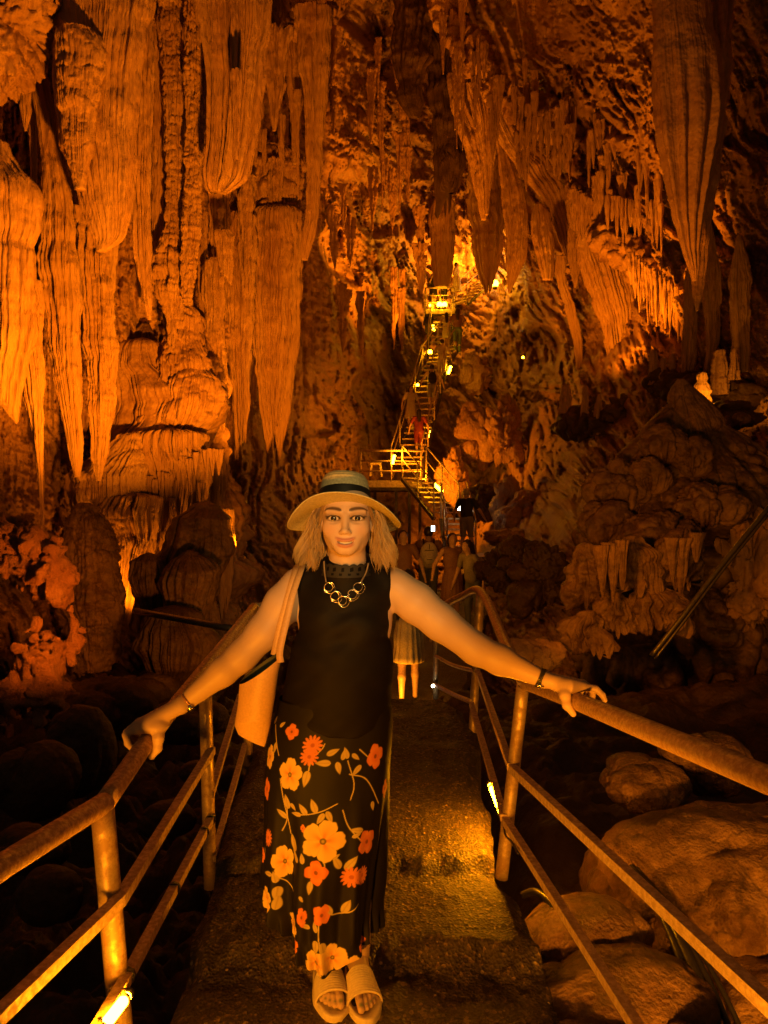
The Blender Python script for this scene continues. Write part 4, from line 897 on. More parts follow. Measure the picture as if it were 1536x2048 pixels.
M['cord'] = plainmat('taupe_cord', (.22, .16, .11), .6)

YB = 2.42
def B_(px, py, Y=YB): return P(px, py, Y)
woman = empty('person', (P(695, 1990, 2.33)[0], 2.33, 0.0), 'woman in straw hat, black sleeveless top and floral skirt gripping both handrails', 'person')
SKIN = np.array([.56, .375, .265])

# ---- head (local photo-pixel units about the midpoint between the eyes; -y is forward)
HS = 2.28 / F; HE = P(691, 1037, 2.28)
hd = Sdf()
hd.ell((0, 60, 18), (52, 63, 60), 8); hd.ell((0, 36, -12), (48, 45, 60), 8)
for s_ in (-1, 1):
    hd.cone(np.array([s_ * 20., 28, -52]), np.array([s_ * 29., 48, -34]), 14, 15, 18)
    hd.ell((s_ * 27, 11, -20), (17, 13, 15), 18)                          # cheek
    hd.cone(np.array([s_ * 9., -1, 15]), np.array([s_ * 36., 11, 15]), 6, 5, 9)   # brow
hd.cone(np.array([-6., 2, -62]), np.array([6., 2, -62]), 11, 11, 18)      # chin
hd.ell((0, 3, -44), (26, 12, 18), 18)                                    # muzzle
hd.cut(lambda p: d_ell(p, (-24, -8, 0), (15, 9, 9)), (-39, -17, -9), (-9, 1, 9), 6)
hd.cut(lambda p: d_ell(p, (24, -8, 0), (15, 9, 9)), (9, -17, -9), (39, 1, 9), 6)
for s_ in (-1, 1):
    hd.ell((s_ * 24, 8.5, 0), (15.5, 11, 10.5), 4)                         # lids over the eyeball
    hd.ell((s_ * 7.2, -11, -28), (5, 6.5, 4.2), 3)                            # nostril wings
    hd.ell((s_ * 53, 50, -8), (5, 13, 22), 3)                              # ears
hd.cone(np.array([0., -7, 4]), np.array([0., -17, -22]), 4.6, 5.6, 10)     # nose
hd.ell((0, -18.5, -25), (6.0, 5.2, 5.0), 4)
for s_ in (-1, 1): hd.cut((lambda sx: lambda p: d_ell(p, (sx * 4.4, -15.5, -31.5), (2.2, 3.4, 1.8)))(s_), (s_ * 5 - 3, -25, -35), (s_ * 5 + 3, -17, -30), 1.5)
def bentz(p):
    q = p.copy(); q[..., 2] = p[..., 2] - 0.0135 * p[..., 0] ** 2; return q
hd.ops.append(('u', lambda p: d_ell(bentz(p), (0, -8.5, -43.8), (19.5, 5.4, 4.0)), np.array([-20., -20, -49]), np.array([20., -6, -32]), 2))
hd.ops.append(('u', lambda p: d_ell(bentz(p), (0, -8.5, -54), (16.5, 6.2, 4.6)), np.array([-20., -20, -60]), np.array([20., -5, -40]), 2))
hd.cut(lambda p: d_ell(bentz(p), (0, -10, -48.8), (17.5, 10.5, 2.5)), (-20, -27, -54), (20, -1, -38), 1)
for s_ in (-1, 1):      # almond eye openings
    hd.cut((lambda sx: lambda p: d_ell(np.stack([p[..., 0] - sx * 24, p[..., 1] + 4, p[..., 2] - .4 - 0.010 * (p[..., 0] - sx * 24) * sx - .0 + 0.004 * (p[..., 0] - sx * 24) ** 2], -1), (0, 0, 0), (11.5, 9.5, 4.6)))(s_), (s_ * 24 - 13, -15, -6), (s_ * 24 + 13, 7, 7), 1)
hd.cone(np.array([0., 58, -45]), np.array([1., 66, -108]), 37, 40, 14)
Vh, Fh = hd.mesh((-70, -42, -118), (70, 135, 92), 1.25)
x, y, z = Vh.T
col = np.repeat(SKIN[None], len(Vh), 0)
def blend(mask, c): 
    global col
    col = col * (1 - mask[:, None]) + np.asarray(c)[None] * mask[:, None]
front = y < 30
blend(.30 * np.exp(-(((np.abs(x) - 29) / 14) ** 2 + ((z + 22) / 13) ** 2)) * front, (.55, .22, .15))
zb = z - 0.0135 * x ** 2
lip = np.maximum(np.exp(-((x / 18.5) ** 6 + ((zb + 43.6) / 4.3) ** 4)), np.exp(-((x / 16.5) ** 6 + ((zb + 54) / 4.6) ** 4))) * (y < -3)
blend(np.clip(lip * 1.3, 0, 1), (.46, .19, .14))
for s_ in (-1, 1):
    ex = (x - s_ * 24) * s_; ez = z - .4
    blend(.75 * np.exp(-(((ex - 3) / 15) ** 2 + ((ez - 4.5) / 6.5) ** 2)) * front, (.16, .085, .06))      # eye shadow
    rr_ = np.sqrt((ex / 12.4) ** 2 + ((ez + .004 * ex ** 2) / 5.4) ** 2)
    blend(np.exp(-((rr_ - 1.04) / .22) ** 4) * front * np.where(ez > -1.5, 1, .55), (.02, .013, .01))      # lash line
    wing = np.exp(-(((ex - 14) / 4) ** 2 + ((ez - 3.2) / 1.6) ** 2)); blend(wing * front, (.03, .018, .014))
    bz = 16.8 + 3.6 * np.sin(np.clip((ex + 16) / 34, 0, 1) * PI * .86) - 3.0 * (ex > 10) * ((ex - 10) / 10) ** 2
    th_ = np.interp(ex, [-17, -12, 4, 18, 21], [1.8, 3.9, 3.4, 1.7, .4]); bm = np.exp(-np.abs((z - bz) / th_) ** 4) * (ex > -17) * (ex < 20) * (y < 25)
    blend(np.clip(bm * .92, 0, 1), (.055, .032, .022))
headV = HE + HS * Vh; headC = col

# ---- body, arms, hands, legs
ARM_R = [B_(597, 1172, 2.43), B_(566, 1208, 2.42), B_(528, 1264, 2.40), B_(484, 1312, 2.39), B_(446, 1344, 2.37), B_(370, 1405, 2.335)]
ARM_L = [B_(792, 1176, 2.43), B_(832, 1206, 2.42), B_(880, 1244, 2.41), B_(952, 1298, 2.40), B_(1000, 1320, 2.39), B_(1084, 1357, 2.365)]
RAD_R = [.060, .060, .054, .049, .044, .027]; RAD_L = [.062, .064, .058, .050, .047, .027]
bd = Sdf()
bd.ell(B_(690, 1235), (.155, .10, .19), .03); bd.ell(B_(682, 1390), (.155, .11, .17), .05); bd.ell(B_(665, 1510), (.17, .12, .16), .05)
bd.cone(B_(612, 1168, 2.44), B_(775, 1168, 2.44), .052, .052, .04)
bd.cone(B_(692, 1128, 2.44), B_(620, 1160, 2.45), .052, .045, .03); bd.cone(B_(692, 1128, 2.44), B_(765, 1160, 2.45), .052, .045, .03)
bd.cone(B_(691, 1095, 2.395), B_(692, 1150, 2.42), .058, .064, .02)
bd.chain(ARM_R, RAD_R, .02); bd.chain(ARM_L, RAD_L, .02)
HIP = [B_(630, 1540), B_(705, 1540)]; KNEE = [B_(648, 1720, 2.41), B_(708, 1720, 2.41)]
ANK = [np.array([-.193, 2.395, .105]), np.array([-.082, 2.395, .105])]
for i in range(2): bd.chain([HIP[i], KNEE[i], KNEE[i] * .45 + ANK[i] * .55 + np.array([0, .02, .03]), ANK[i]], [.085, .058, .052, .036], .02)
bodyV, bodyF = bd.mesh((-.72, 2.24, .08), (.56, 2.58, 1.45), .0055)
hand_parts = []
def hand(rail_c, rail_d, side, wrist, fore, r_w):
    """side +1: fingers reach towards +x over the rail. Local frame: a across, b up, t along the rail towards the camera"""
    d_ = np.asarray(rail_d, float); d_ /= np.linalg.norm(d_)
    rt = np.cross(d_, [0, 0, 1.0]); rt /= np.linalg.norm(rt); rt *= np.sign(rt[0]) * side; up = np.cross(rt, d_); up *= np.sign(up[2])
    W_ = lambda a, b, t: rail_c + rt * a + up * b + d_ * t
    h = Sdf(); wa = wrist - rail_c; wl = (wa @ rt, wa @ up, wa @ d_)
    h.cone(fore + (wrist - fore) * .6, wrist, r_w + (np.linalg.norm(wrist - fore) * .4) * .0, r_w, .012)
    kn = [(.022, .046, .036), (.030, .048, .013), (.030, .046, -.011), (.024, .042, -.033)]
    for i, (a, b, t) in enumerate(kn):       # metacarpals
        h.cone(W_(wl[0] * .9, wl[1] * .95, wl[2] * .8 + t * .35), W_(a, b, t), .021, .0145, .014)
    ch = [[(.022, .046, .036), (.056, .040, .046), (.074, .022, .052), (.080, .006, .056)],
          [(.030, .053, .012), (.060, .030, .018), (.054, .002, .020), (.036, -.020, .020)],
          [(.030, .051, -.010), (.060, .027, -.006), (.053, -.002, -.004), (.034, -.022, -.004)],
          [(.024, .046, -.030), (.050, .024, -.028), (.046, .000, -.027), (.032, -.016, -.026)]]
    if side < 0: ch[0] = [(.022, .050, .034), (.056, .032, .038), (.052, .004, .040), (.036, -.018, .040)]
    for c in ch: h.chain([W_(*q) for q in c], [.0125, .0108, .0098, .0082], .004)
    h.ell(W_(-.022, .044, .004), (.044, .040, .022), .02); h.chain([W_(-.036, .044, .016), W_(-.043, .022, .038), W_(-.042, -.006, .048), W_(-.024, -.032, .052)], [.023, .0165, .0130, .0098], .009)
    lo = np.min([W_(a, b, t) for a in (-.10, .11) for b in (-.06, .12) for t in (-.07, .09)], 0); hi = np.max([W_(a, b, t) for a in (-.10, .11) for b in (-.06, .12) for t in (-.07, .09)], 0)
    return h.mesh(np.minimum(lo, wrist - .035), np.maximum(hi, wrist + .035), .0022)
hR = hand(P(298, 1477, 2.295), P(209, 1606, 1.95) - P(300, 1474, 2.3), -1, ARM_R[-1], ARM_R[-2], .027)
hL = hand(P(1146, 1400, 2.345), P(1536, 1560, 1.45) - P(1145, 1399, 2.35), 1, ARM_L[-1], ARM_L[-2], .027)
# feet
def foot(heel, toe, big):
    """big: -1/+1 side of the big toe in x"""
    heel = np.asarray(heel, float); toe = np.asarray(toe, float); ax = toe - heel; L_ = np.linalg.norm(ax); ax /= L_; sd_ = np.cross(ax, [0, 0, 1.]); sd_ *= np.sign(sd_[0]) * big
    Wf = lambda l, s, u: heel + ax * l * L_ + sd_ * s + np.array([0, 0, u])
    h = Sdf()
    h.cone(Wf(.10, 0, .030), Wf(.12, 0, .085), .030, .034, .02); h.cone(Wf(.14, 0, .05), Wf(.66, .004, .022), .036, .024, .02)
    h.cone(Wf(.3, -.012, .022), Wf(.66, -.018, .018), .022, .018, .015); h.cone(Wf(.66, .014, .020), Wf(.68, -.024, .016), .021, .017, .012)
    nails = []
    for i, (s, l, r) in enumerate([(.022, .97, .0125), (.004, .95, .0095), (-.010, .91, .009), (-.022, .86, .0085), (-.032, .80, .008)]):
        h.chain([Wf(.68, s * .85, .020), Wf(l - .10, s, .022), Wf(l, s, .013)], [r * 1.15, r, r * .92], .003); nails.append(Wf(l - .015, s, .013 + r * .8))
    V, f = h.mesh(np.minimum(heel, toe) - .07, np.maximum(heel, toe) + .09 + np.array([0, 0, .08]), .003)
    c = np.repeat(SKIN[None], len(V), 0)
    for i, nl in enumerate(nails):
        m = np.exp(-((np.linalg.norm(V - nl, axis=1)) / (.0075 if i == 0 else .005)) ** 4); c = c * (1 - m[:, None]) + np.array([.16, .20, .16]) * m[:, None]
    return V, f, c, Wf
FEET = [(np.array([-.195, 2.425, .045]), np.array([-.150, 2.225, .026]), 1), (np.array([-.095, 2.425, .045]), np.array([-.045, 2.215, .026]), -1)]
ft = [foot(*a) for a in FEET]
parts = [(headV, Fh), (bodyV, bodyF), hR, hL] + [(a[0], a[1]) for a in ft]
cols = [headC] + [np.repeat(SKIN[None], len(p_[0]), 0) for p_ in parts[1:4]] + [a[2] for a in ft]
Vb, Fb = joinm(parts)
obj('body', Vb, [Fb], M['skin'], woman, colors=np.concatenate(cols))

def lobj(mb, name, mat, parent, scale=HS, org=HE, smooth=True):
    return obj(name, org + scale * mb.verts(), mb.faces(), mat, parent, smooth=smooth)
def sphere(c, r, n=24):
    ph = np.linspace(0, PI, n); return [(r * math.sin(a), -r * math.cos(a)) for a in ph]
for s_ in (-1, 1):
    n = 40; th = np.arange(n) * 2 * PI / n; ph = np.linspace(0, PI, n)
    T, Ph = np.meshgrid(th, ph); D = np.stack([np.cos(T) * np.sin(Ph), -np.cos(Ph), np.sin(T) * np.sin(Ph)], -1).reshape(-1, 3)
    V = np.array([s_ * 24, 10.5, 0]) + 12.0 * D
    rad_ = np.hypot(D[:, 0], D[:, 2]) * (D[:, 1] < 0) + 9 * (D[:, 1] >= 0)
    c = np.where(rad_[:, None] < .17, [[.01, .008, .007]], np.where(rad_[:, None] < .47, [[.022, .012, .008]], [[.66, .60, .56]]))
    obj('eye', HE + HS * V, [gridfaces(n, n, True)[:, ::-1]], M.setdefault('eyes', paintmat('eye_surface', .12, .6)), woman, colors=c)
th = np.linspace(-1, 1, 33); vz = np.linspace(-1, 1, 9); T, Z_ = np.meshgrid(th, vz)
tx = T * 16; tz = -48.6 + 0.0135 * tx ** 2 + Z_ * 4.2; ty = -11.8 + (tx / 16) ** 2 * 7 + .5 * np.abs(np.sin(tx * PI / 5.2)) ** .3 * 0
c = np.repeat(np.array([[.66, .58, .48]]), T.size, 0); c[np.abs(((tx.ravel() / 4.9 + .5) % 1) - .5) > .44] *= .62
obj('teeth', HE + HS * np.stack([tx, ty + 2.2, tz], -1).reshape(-1, 3), [gridfaces(33, 9)], M['eyes'], woman, colors=c)

# ---- hat
tau = math.radians(15)
Rh = np.array([[1, 0, 0], [0, math.cos(tau), math.sin(tau)], [0, -math.sin(tau), math.cos(tau)]])   # tips the front up
HC = P(689, 1020, 2.385)
def hatpt(x, y, z): return HC + np.stack([x, y, z], -1).reshape(-1, 3) @ Rh.T
def hatmat(name, c0, c1, sc):
    m, nt, b = newmat(name); L = nt.links.new
    tc = N(nt, 'ShaderNodeTexCoord'); at = N(nt, 'ShaderNodeAttribute'); at.attribute_name = 'paint'
    sp = N(nt, 'ShaderNodeSeparateColor'); L(at.outputs['Color'], sp.inputs[0])
    wv = N(nt, 'ShaderNodeMath', operation='MULTIPLY'); wv.inputs[1].default_value = sc; L(sp.outputs[0], wv.inputs[0])
    sn = N(nt, 'ShaderNodeMath', operation='SINE'); L(wv.outputs[0], sn.inputs[0])
    nz = N(nt, 'ShaderNodeTexNoise', Scale=140.0, Detail=4.0); L(tc.outputs['Object'], nz.inputs['Vector'])
    r = ramp(nt, nz.outputs[0], [(.35, c0), (.65, c1)]); L(r.outputs[0], b.inputs['Base Color'])
    ad = N(nt, 'ShaderNodeMath', operation='ADD'); L(sn.outputs[0], ad.inputs[0]); L(nz.outputs[0], ad.inputs[1])
    bp = N(nt, 'ShaderNodeBump', Strength=.35, Distance=.0018); L(ad.outputs[0], bp.inputs['Height']); L(bp.outputs[0], b.inputs['Normal'])
    b.inputs['Roughness'].default_value = .7; return m
M['straw'] = hatmat('woven_straw', (.44, .36, .20), (.60, .50, .29), 900.0)
na, nr = 160, 34
A, T = np.meshgrid(np.arange(na) * 2 * PI / na, np.linspace(0, 1, nr))
r0x, r0y, r1 = .083, .100, .186
rx = r0x + (r1 - .004 - r0x) * T; ry = r0y + (r1 + .004 - r0y) * T
front_ = -np.sin(A)      # A=-90deg is the front (-y)
zz = -.052 * T ** 1.5 * (np.cos(A) ** 2) - .016 * T * np.clip(-front_, 0, 1) + .006 * T * np.clip(front_, 0, 1) + .004 * T * np.sin(3 * A + 1) + .003 * T * np.sin(5 * A)
top = hatpt(rx * np.cos(A), ry * np.sin(A), zz); bot = hatpt(rx * np.cos(A), ry * np.sin(A), zz - .0035)
n_ = len(top); g = gridfaces(na, nr, True); i = np.arange(na); i2 = (i + 1) % na; e = (nr - 1) * na
rim = np.stack([e + i, e + i2, n_ + e + i2, n_ + e + i], -1)
cc = np.repeat(np.tile(T.ravel() * .1, 2)[:, None], 3, 1)
hat_brim = obj('hat_brim', np.vstack([top, bot]), [g, g[:, ::-1] + n_, rim], M['straw'], woman, colors=cc)
prof = np.array([(1.0, -.004), (1.0, .02), (.985, .045), (.955, .068), (.89, .088), (.78, .101), (.60, .109), (.38, .113), (.15, .1145), (0.01, .115)])
pt = np.linspace(0, 1, 44); pr = np.interp(pt, np.linspace(0, 1, len(prof)), prof[:, 0]); pz = np.interp(pt, np.linspace(0, 1, len(prof)), prof[:, 1])
pr = smooth1(pr, 4); pz = smooth1(pz, 4) * 1.10; pr[-1] = .01
A, K = np.meshgrid(np.arange(96) * 2 * PI / 96, np.arange(44)); 
cr_ = hatpt(r0x * pr[K] * np.cos(A), r0y * pr[K] * np.sin(A), pz[K] - .012 * np.exp(-((pr[K]) / .5) ** 2) + .002 * np.sin(2 * A + 1))
obj('hat_crown', cr_, [gridfaces(96, 44, True)], M['straw'], woman, colors=np.repeat((K.ravel() / 44 * .1)[:, None], 3, 1))
A, K = np.meshgrid(np.arange(96) * 2 * PI / 96, np.linspace(0, 1, 6)); zb_ = .001 + K * .058
obj('hat_band', hatpt((r0x + .0028) * np.interp(zb_, prof[:, 1][:6] * 1.1, prof[:, 0][:6]) * np.cos(A), (r0y + .0028) * np.interp(zb_, prof[:, 1][:6] * 1.1, prof[:, 0][:6]) * np.sin(A), zb_), [gridfaces(96, 6, True)], plainmat('black_ribbon', (.012, .010, .009), .55), woman)

# ---- hair: thin tapering locks from under the hat down to the shoulders
rg = np.random.default_rng(5); hm = MB()
hcol = []
def strand(c, r, n, col):
    n0 = hm.n; hm.tube(c, r, n, cap=False); hcol.append(np.repeat(np.asarray(col)[None], hm.n - n0, 0) if np.ndim(col) == 1 else np.repeat(col, n, 0))
HD, HL = np.array([.17, .092, .036]), np.array([.52, .33, .125])
for s_ in (-1, 1):
    for j in range(30):          # wavy locks, each a sheaf of fine strands
        u = (j + rg.random()) / 30; w = rg.random(); ang = math.radians(-8 + 100 * u)
        root = np.array([s_ * 52 * math.cos(ang), 52 + 60 * math.sin(ang), 26 + 6 * w])
        end = np.array([s_ * (58 + 42 * w * (1 - .3 * u)), 22 + 62 * u, -72 - 30 * rg.random()])
        mid = np.array([s_ * (58 + 24 * w), root[1] * .6 + end[1] * .4 + 8, -22 + 8 * rg.normal()])
        ph0, fr, am = rg.uniform(0, 6.28), rg.uniform(6.5, 10.0), rg.uniform(7, 13); tone = rg.random()
        for q in range(44):
            t = np.linspace(0, 1, 17)[:, None]; o = rg.normal(size=3) * np.array([3.4, 3.4, 3.0])
            c = (1 - t) ** 2 * root + 2 * t * (1 - t) * mid + t ** 2 * end + o * (.35 + 1.5 * t * (1 - t) * 1.6 + .25 * t)
            tv = t[:, 0]; c[:, 0] += s_ * am * np.sin(fr * tv + ph0 + .12 * rg.normal()) * tv ** .8 * .8; c[:, 1] += am * np.cos(fr * tv + ph0) * tv * .7
            c[:, 2] += 5 * tv ** 3 * rg.normal()
            c[:, 0] = np.where(s_ * c[:, 0] < 44, s_ * 44, c[:, 0])
            k_ = np.clip(-.25 + .35 * tone + .45 * w + .18 * rg.normal() + .75 * tv, 0, 1)[:, None]
            strand(c, (.7 + .4 * rg.random()) * np.interp(tv, [0, .8, 1], [1, .9, .15]), 4, HD * (1 - k_) + HL * k_)
for k in range(220):      # loose flyaway strands
    s_ = 1 if k % 2 else -1; a0 = np.array([s_ * rg.uniform(52, 60), rg.uniform(20, 80), rg.uniform(-40, 10)]); dv = np.array([s_ * rg.uniform(6, 30), rg.normal() * 10, -rg.uniform(35, 80)])
    t = np.linspace(0, 1, 10)[:, None]; c = a0 + dv * t; c[:, 0] += s_ * 7 * np.sin(3.5 * t[:, 0] + rg.uniform(0, 3)); strand(c, .38 * np.array([1, 1, 1, 1, 1, 1, 1, .8, .6, .2]), 4, HL)
for k in range(200):      # hair swept back from the forehead under the brim
    s_ = 1 if k % 2 else -1; u = rg.random()
    a0 = np.array([s_ * (6 + 34 * u), 10 + 14 * u, 46 - 4 * u]); a1 = np.array([s_ * (52 + 3 * rg.random()), 26 + 14 * rg.random(), 20 + 14 * rg.random()]); a2 = np.array([s_ * (56 + 4 * rg.random()), 36 + 12 * rg.random(), -18 - 20 * rg.random()])
    t = np.linspace(0, 1, 9)[:, None]; strand((1 - t) ** 2 * a0 + 2 * t * (1 - t) * a1 + t ** 2 * a2, .8 * np.array([.6, 1, 1, 1, 1, 1, 1, .8, .3]), 5, HD * 1.3)
obj('hair', HE + HS * hm.verts(), hm.faces(), paintmat('hair_strands', .34, .5), woman, colors=np.concatenate(hcol))
cap_ = Sdf().ell((0, 60, 18), (53.5, 64, 58), 4).cut(lambda p: 60 - (p[..., 2] - 6 + .9 * (p[..., 1] - 20)) - 60 + 0 * p[..., 0], (-80, -40, -60), (80, 150, 100), 2)
Vc, Fc_ = cap_.mesh((-70, -20, -45), (70, 140, 95), 3.0)
obj('hair_cap', HE + HS * Vc, [Fc_], M['hair'], woman)

# ---- black top
sh = Sdf()
sh.ell(B_(690, 1215), (.150, .108, .125), .03)
sh.ell(B_(657, 1252, 2.385), (.078, .085, .075), .05); sh.ell(B_(725, 1252, 2.385), (.078, .085, .075), .05)
sh.cone(B_(688, 1300), B_(676, 1430), .1, .11, .05); sh.ell(B_(676, 1385), (.178, .128, .19), .05); sh.ell(B_(668, 1450), (.182, .132, .15), .04)
sh.cone(B_(618, 1170, 2.435), B_(768, 1172, 2.435), .070, .070, .03); sh.ell(B_(691, 1190, 2.425), (.135, .105, .085), .03); sh.ell(B_(684, 1310), (.168, .122, .13), .04)
sh.cone(B_(692, 1136, 2.43), B_(630, 1160, 2.45), .070, .066, .02); sh.cone(B_(692, 1136, 2.43), B_(762, 1160, 2.45), .070, .066, .02); sh.cone(B_(692, 1148, 2.385), B_(692, 1175, 2.40), .074, .085, .03)
def armholes(p):
    pxl = 768 + (p[..., 0]) / p[..., 1] * F; pyy_ = 1024 - (p[..., 2] - CZ) / p[..., 1] * F
    l = np.interp(pyy_, [1130, 1200, 1240, 1275], [607, 588, 578, 480]); r = np.interp(pyy_, [1130, 1205, 1238, 1262], [781, 781, 796, 900])
    return -np.maximum(l - pxl, pxl - r) * .0016 * -1.0
sh.cut(lambda p: -armholes(p), (-.6, 2.2, .7), (.4, 2.7, 1.5), .006)
hemc = lambda p: (p[..., 2] - np.interp(p[..., 0] / p[..., 1] * F + 768, [540, 580, 620, 655, 686, 715, 745, 790], [P(0, y_, 2.32)[2] for y_ in (1412, 1434, 1455, 1467, 1473, 1471, 1462, 1440)]))
sh.cut(hemc, (-.6, 2.1, .5), (.4, 2.7, .92), .006)
def folds(p):
    d = .0045 * noise(p @ np.array([[1, 0, .5], [0, 1, 0], [-.3, 0, 1]]) * np.array([7, 4, 19])) + .0035 * noise(p @ np.array([[1, 0, -.6], [0, 1, 0], [.4, 0, 1]]) * np.array([9, 6, 24]) + 7)
    d = d + .006 * np.exp(-((p[..., 2] - 1.20) / .03) ** 2) * noise(p * np.array([9, 2, 26]) + 3)
    d = d * (.15 + .85 * sstep(1.33, 1.25, p[..., 2]))
    return d.astype(np.float32)
sh.mod(folds)
Vs, Fs_ = sh.mesh((-.46, 2.2, .74), (.16, 2.62, 1.42), .005)
obj('sleeveless_top', Vs, [Fs_], M['blouse'], woman)
# lace collar: a scalloped band with eyelets
nu, nv = 220, 18; A, T = np.meshgrid(np.arange(nu) * 2 * PI / nu, np.linspace(0, 1, nv))
top_ = .052 + .007 * np.abs(np.sin(A * 9)) ; cz0 = B_(0, 1152, 2.31)[2]
cx0 = B_(692, 1130, 2.37)[0]
rr_ = .0815 - .007 * T; zz = cz0 + T * top_ * .72 - .010 * np.sin(A) * -1 * .6
Vl = np.stack([cx0 + rr_ * 1.02 * np.cos(A), 2.385 + rr_ * 1.0 * np.sin(A), zz], -1).reshape(-1, 3)
g = gridfaces(nu, nv, True); fa = A.ravel()[g].copy(); fa = A.ravel()[g[:, 0]] + PI / nu; ft_ = T.ravel()[g].mean(1)
keep = ~((((np.sin(fa * 18) > .35) & (np.abs(ft_ - .62) < .13)) | ((np.cos(fa * 18) > .5) & (np.abs(ft_ - .28) < .09))))
obj('lace_collar', Vl, [g[keep]], M['lace'], woman)
bl_ = Sdf(); 
# ---- necklace
def fronty(px, py, Y0=2.22):
    """first point of the top hit by the view ray through this pixel"""
    d = P(px, py, 1.0) - np.array([0, 0, CZ]); q = (Vs - np.array([0, 0, CZ])); t = q[:, 1]
    e = np.hypot(q[:, 0] / t - d[0], q[:, 2] / t - d[2]); k = e < .006
    return (q[k, 1].min() if k.any() else 2.32)
nk = MB(); ck = MB()
for x_, y_ in [(657, 1174), (670, 1192), (685, 1201), (705, 1189), (716, 1174)]:
    Y_ = fronty(x_, y_) - .006
    for dr_, dx_, ro in ((8.6, 0, .0013), (11.2, 2.5 if x_ != 705 else 1.2, .0011)):
        a = np.linspace(0, 2 * PI, 29); wob_ = 1 + .05 * np.sin(3 * a + x_)
        nk.tube(np.stack([P(x_ + dx_, y_ + dx_ * .8, Y_)[0] + dr_ * Y_ / F * wob_ * np.cos(a), np.full(29, Y_ - .002), P(x_, y_ + dx_ * .8, Y_)[2] + dr_ * Y_ / F * wob_ * np.sin(a)], -1), ro, 6, cap=False)
obj('necklace', nk.verts(), nk.faces(), M['silver'], woman)
for pts in ([(648, 1122), (649, 1142), (652, 1164)], [(737, 1126), (732, 1145), (722, 1164)]):
    ck = MB(); ck.tube(bend([P(a, b, fronty(a, b) - .004 if b > 1150 else 2.335) for a, b in pts], 6), .0026, 7); obj('necklace_cord', ck.verts(), ck.faces(), M['cord'], woman)

# ---- printed skirt: flowers, leaves and stems are part of the cloth's own pattern
rows_s = [(1395,560,782),(1440,546,784),(1480,538,783),(1520,534,781),(1580,530,778),(1640,530,773),(1700,528,766),(1760,526,760),(1800,530,754),(1850,534,750),(1920,548,748)]
nu, nv = 640, 470
v_ = np.linspace(0, 1, nv); ys = 1395 + (1905 - 1395) * v_; xl, xr = interp_rows(rows_s, ys); xl = smooth1(xl, 25); xr = smooth1(xr, 25)
A = np.arange(nu) * 2 * PI / nu; ca, sa = np.cos(A), np.sin(A)
sc_ = YB / F; cxs = ((xl + xr) / 2 - 768) * sc_; hws = (xr - xl) / 2 * sc_; zs = CZ + (1024 - ys) * sc_
dps = np.interp(v_, [0, .2, .6, 1], [.125, .145, .13, .125])
# hem: high on the image-left, long at the front right
hem = np.interp(np.degrees((A + PI / 2 + PI) % (2 * PI) - PI), [-180, -120, -85, -62, -48, -34, -20, 10, 30, 60, 90, 130, 180], [1830, 1800, 1772, 1796, 1830, 1852, 1880, 1902, 1880, 1862, 1856, 1836, 1830])
Z = zs[:, None] * 0 + (zs[0] + (CZ + (1024 - hem) * sc_ - zs[0])[None, :] * v_[:, None])
ysg = 1024 - (Z - CZ) / sc_
cxg = np.interp(ysg, ys, cxs); hwg = np.interp(ysg, ys, hws); dpg = np.interp(ysg, ys, dps)
drape = sstep(.25, 1, v_)[:, None]
vf = .015 * np.sin(A * 7 + 1.2) + .010 * np.sin(A * 13 + 2.0) + .004 * np.sin(A * 23)
vf = vf[None, :] * drape + (.012 * sstep(.88, 1, v_)[:, None]) * np.sin(A * 26 + 3 * np.sin(A * 3))[None, :]
crease = -.016 * np.exp(-(((A + 1.57 + .52 + PI) % (2 * PI) - PI) / .10) ** 2)[None, :] * sstep(.3, .7, v_)[:, None]
leg = .02 * np.exp(-(((A + 1.57 - .30 + PI) % (2 * PI) - PI) / .35) ** 2)[None, :] * sstep(.3, .6, v_)[:, None]
Rn = np.stack([ca[None, :] * np.ones((nv, 1)), sa[None, :] * np.ones((nv, 1)), np.zeros((nv, nu))], -1)
wr = .0035 * noise(np.stack([np.broadcast_to(ca * 2.2, (nv, nu)), np.broadcast_to(sa * 2.2, (nv, nu)), Z * 6], -1))
q = (vf + crease + leg + wr)[..., None] * Rn
Vk = np.stack([cxg + hwg * ca[None], YB + dpg * sa[None], Z], -1) + q
# pattern coordinates: photo-like x (from the unfolded front), y down
S_ = np.concatenate([[0], np.cumsum(np.hypot(np.diff(.19 * np.cos(A)), np.diff(.135 * np.sin(A))))]); 
u_ = np.interp(1.5 * PI, A, S_); U = (S_ - u_); U = (U + S_[-1] / 2) % S_[-1] - S_[-1] / 2
UX = np.broadcast_to((U / sc_)[None, :], (nv, nu)); VY = ysg
def XtoU(px, py):      # unfold a spot seen on the front
    c_ = np.interp(py, ys, (xl + xr) / 2); h_ = np.interp(py, ys, (xr - xl) / 2)
    a = math.asin(max(-.999, min(.999, (px - c_) / h_))); aa = 1.5 * PI + a
    return (np.interp(aa % (2 * PI), A, S_) - u_) / sc_
pc = np.repeat(np.array([[.0105, .008, .007]]), nu * nv, 0).reshape(nv, nu, 3)
def put(mask, c):
    global pc
    m = np.clip(mask, 0, 1)[..., None]; pc = pc * (1 - m) + np.asarray(c, float) * m
YEL = (.72, .50, .17); ORG = (.62, .17, .05); LEAF = (.50, .38, .16); STEM = (.55, .42, .20)
def near(u, v, r):
    return (np.abs(UX - u) < r) & (np.abs(VY - v) < r)
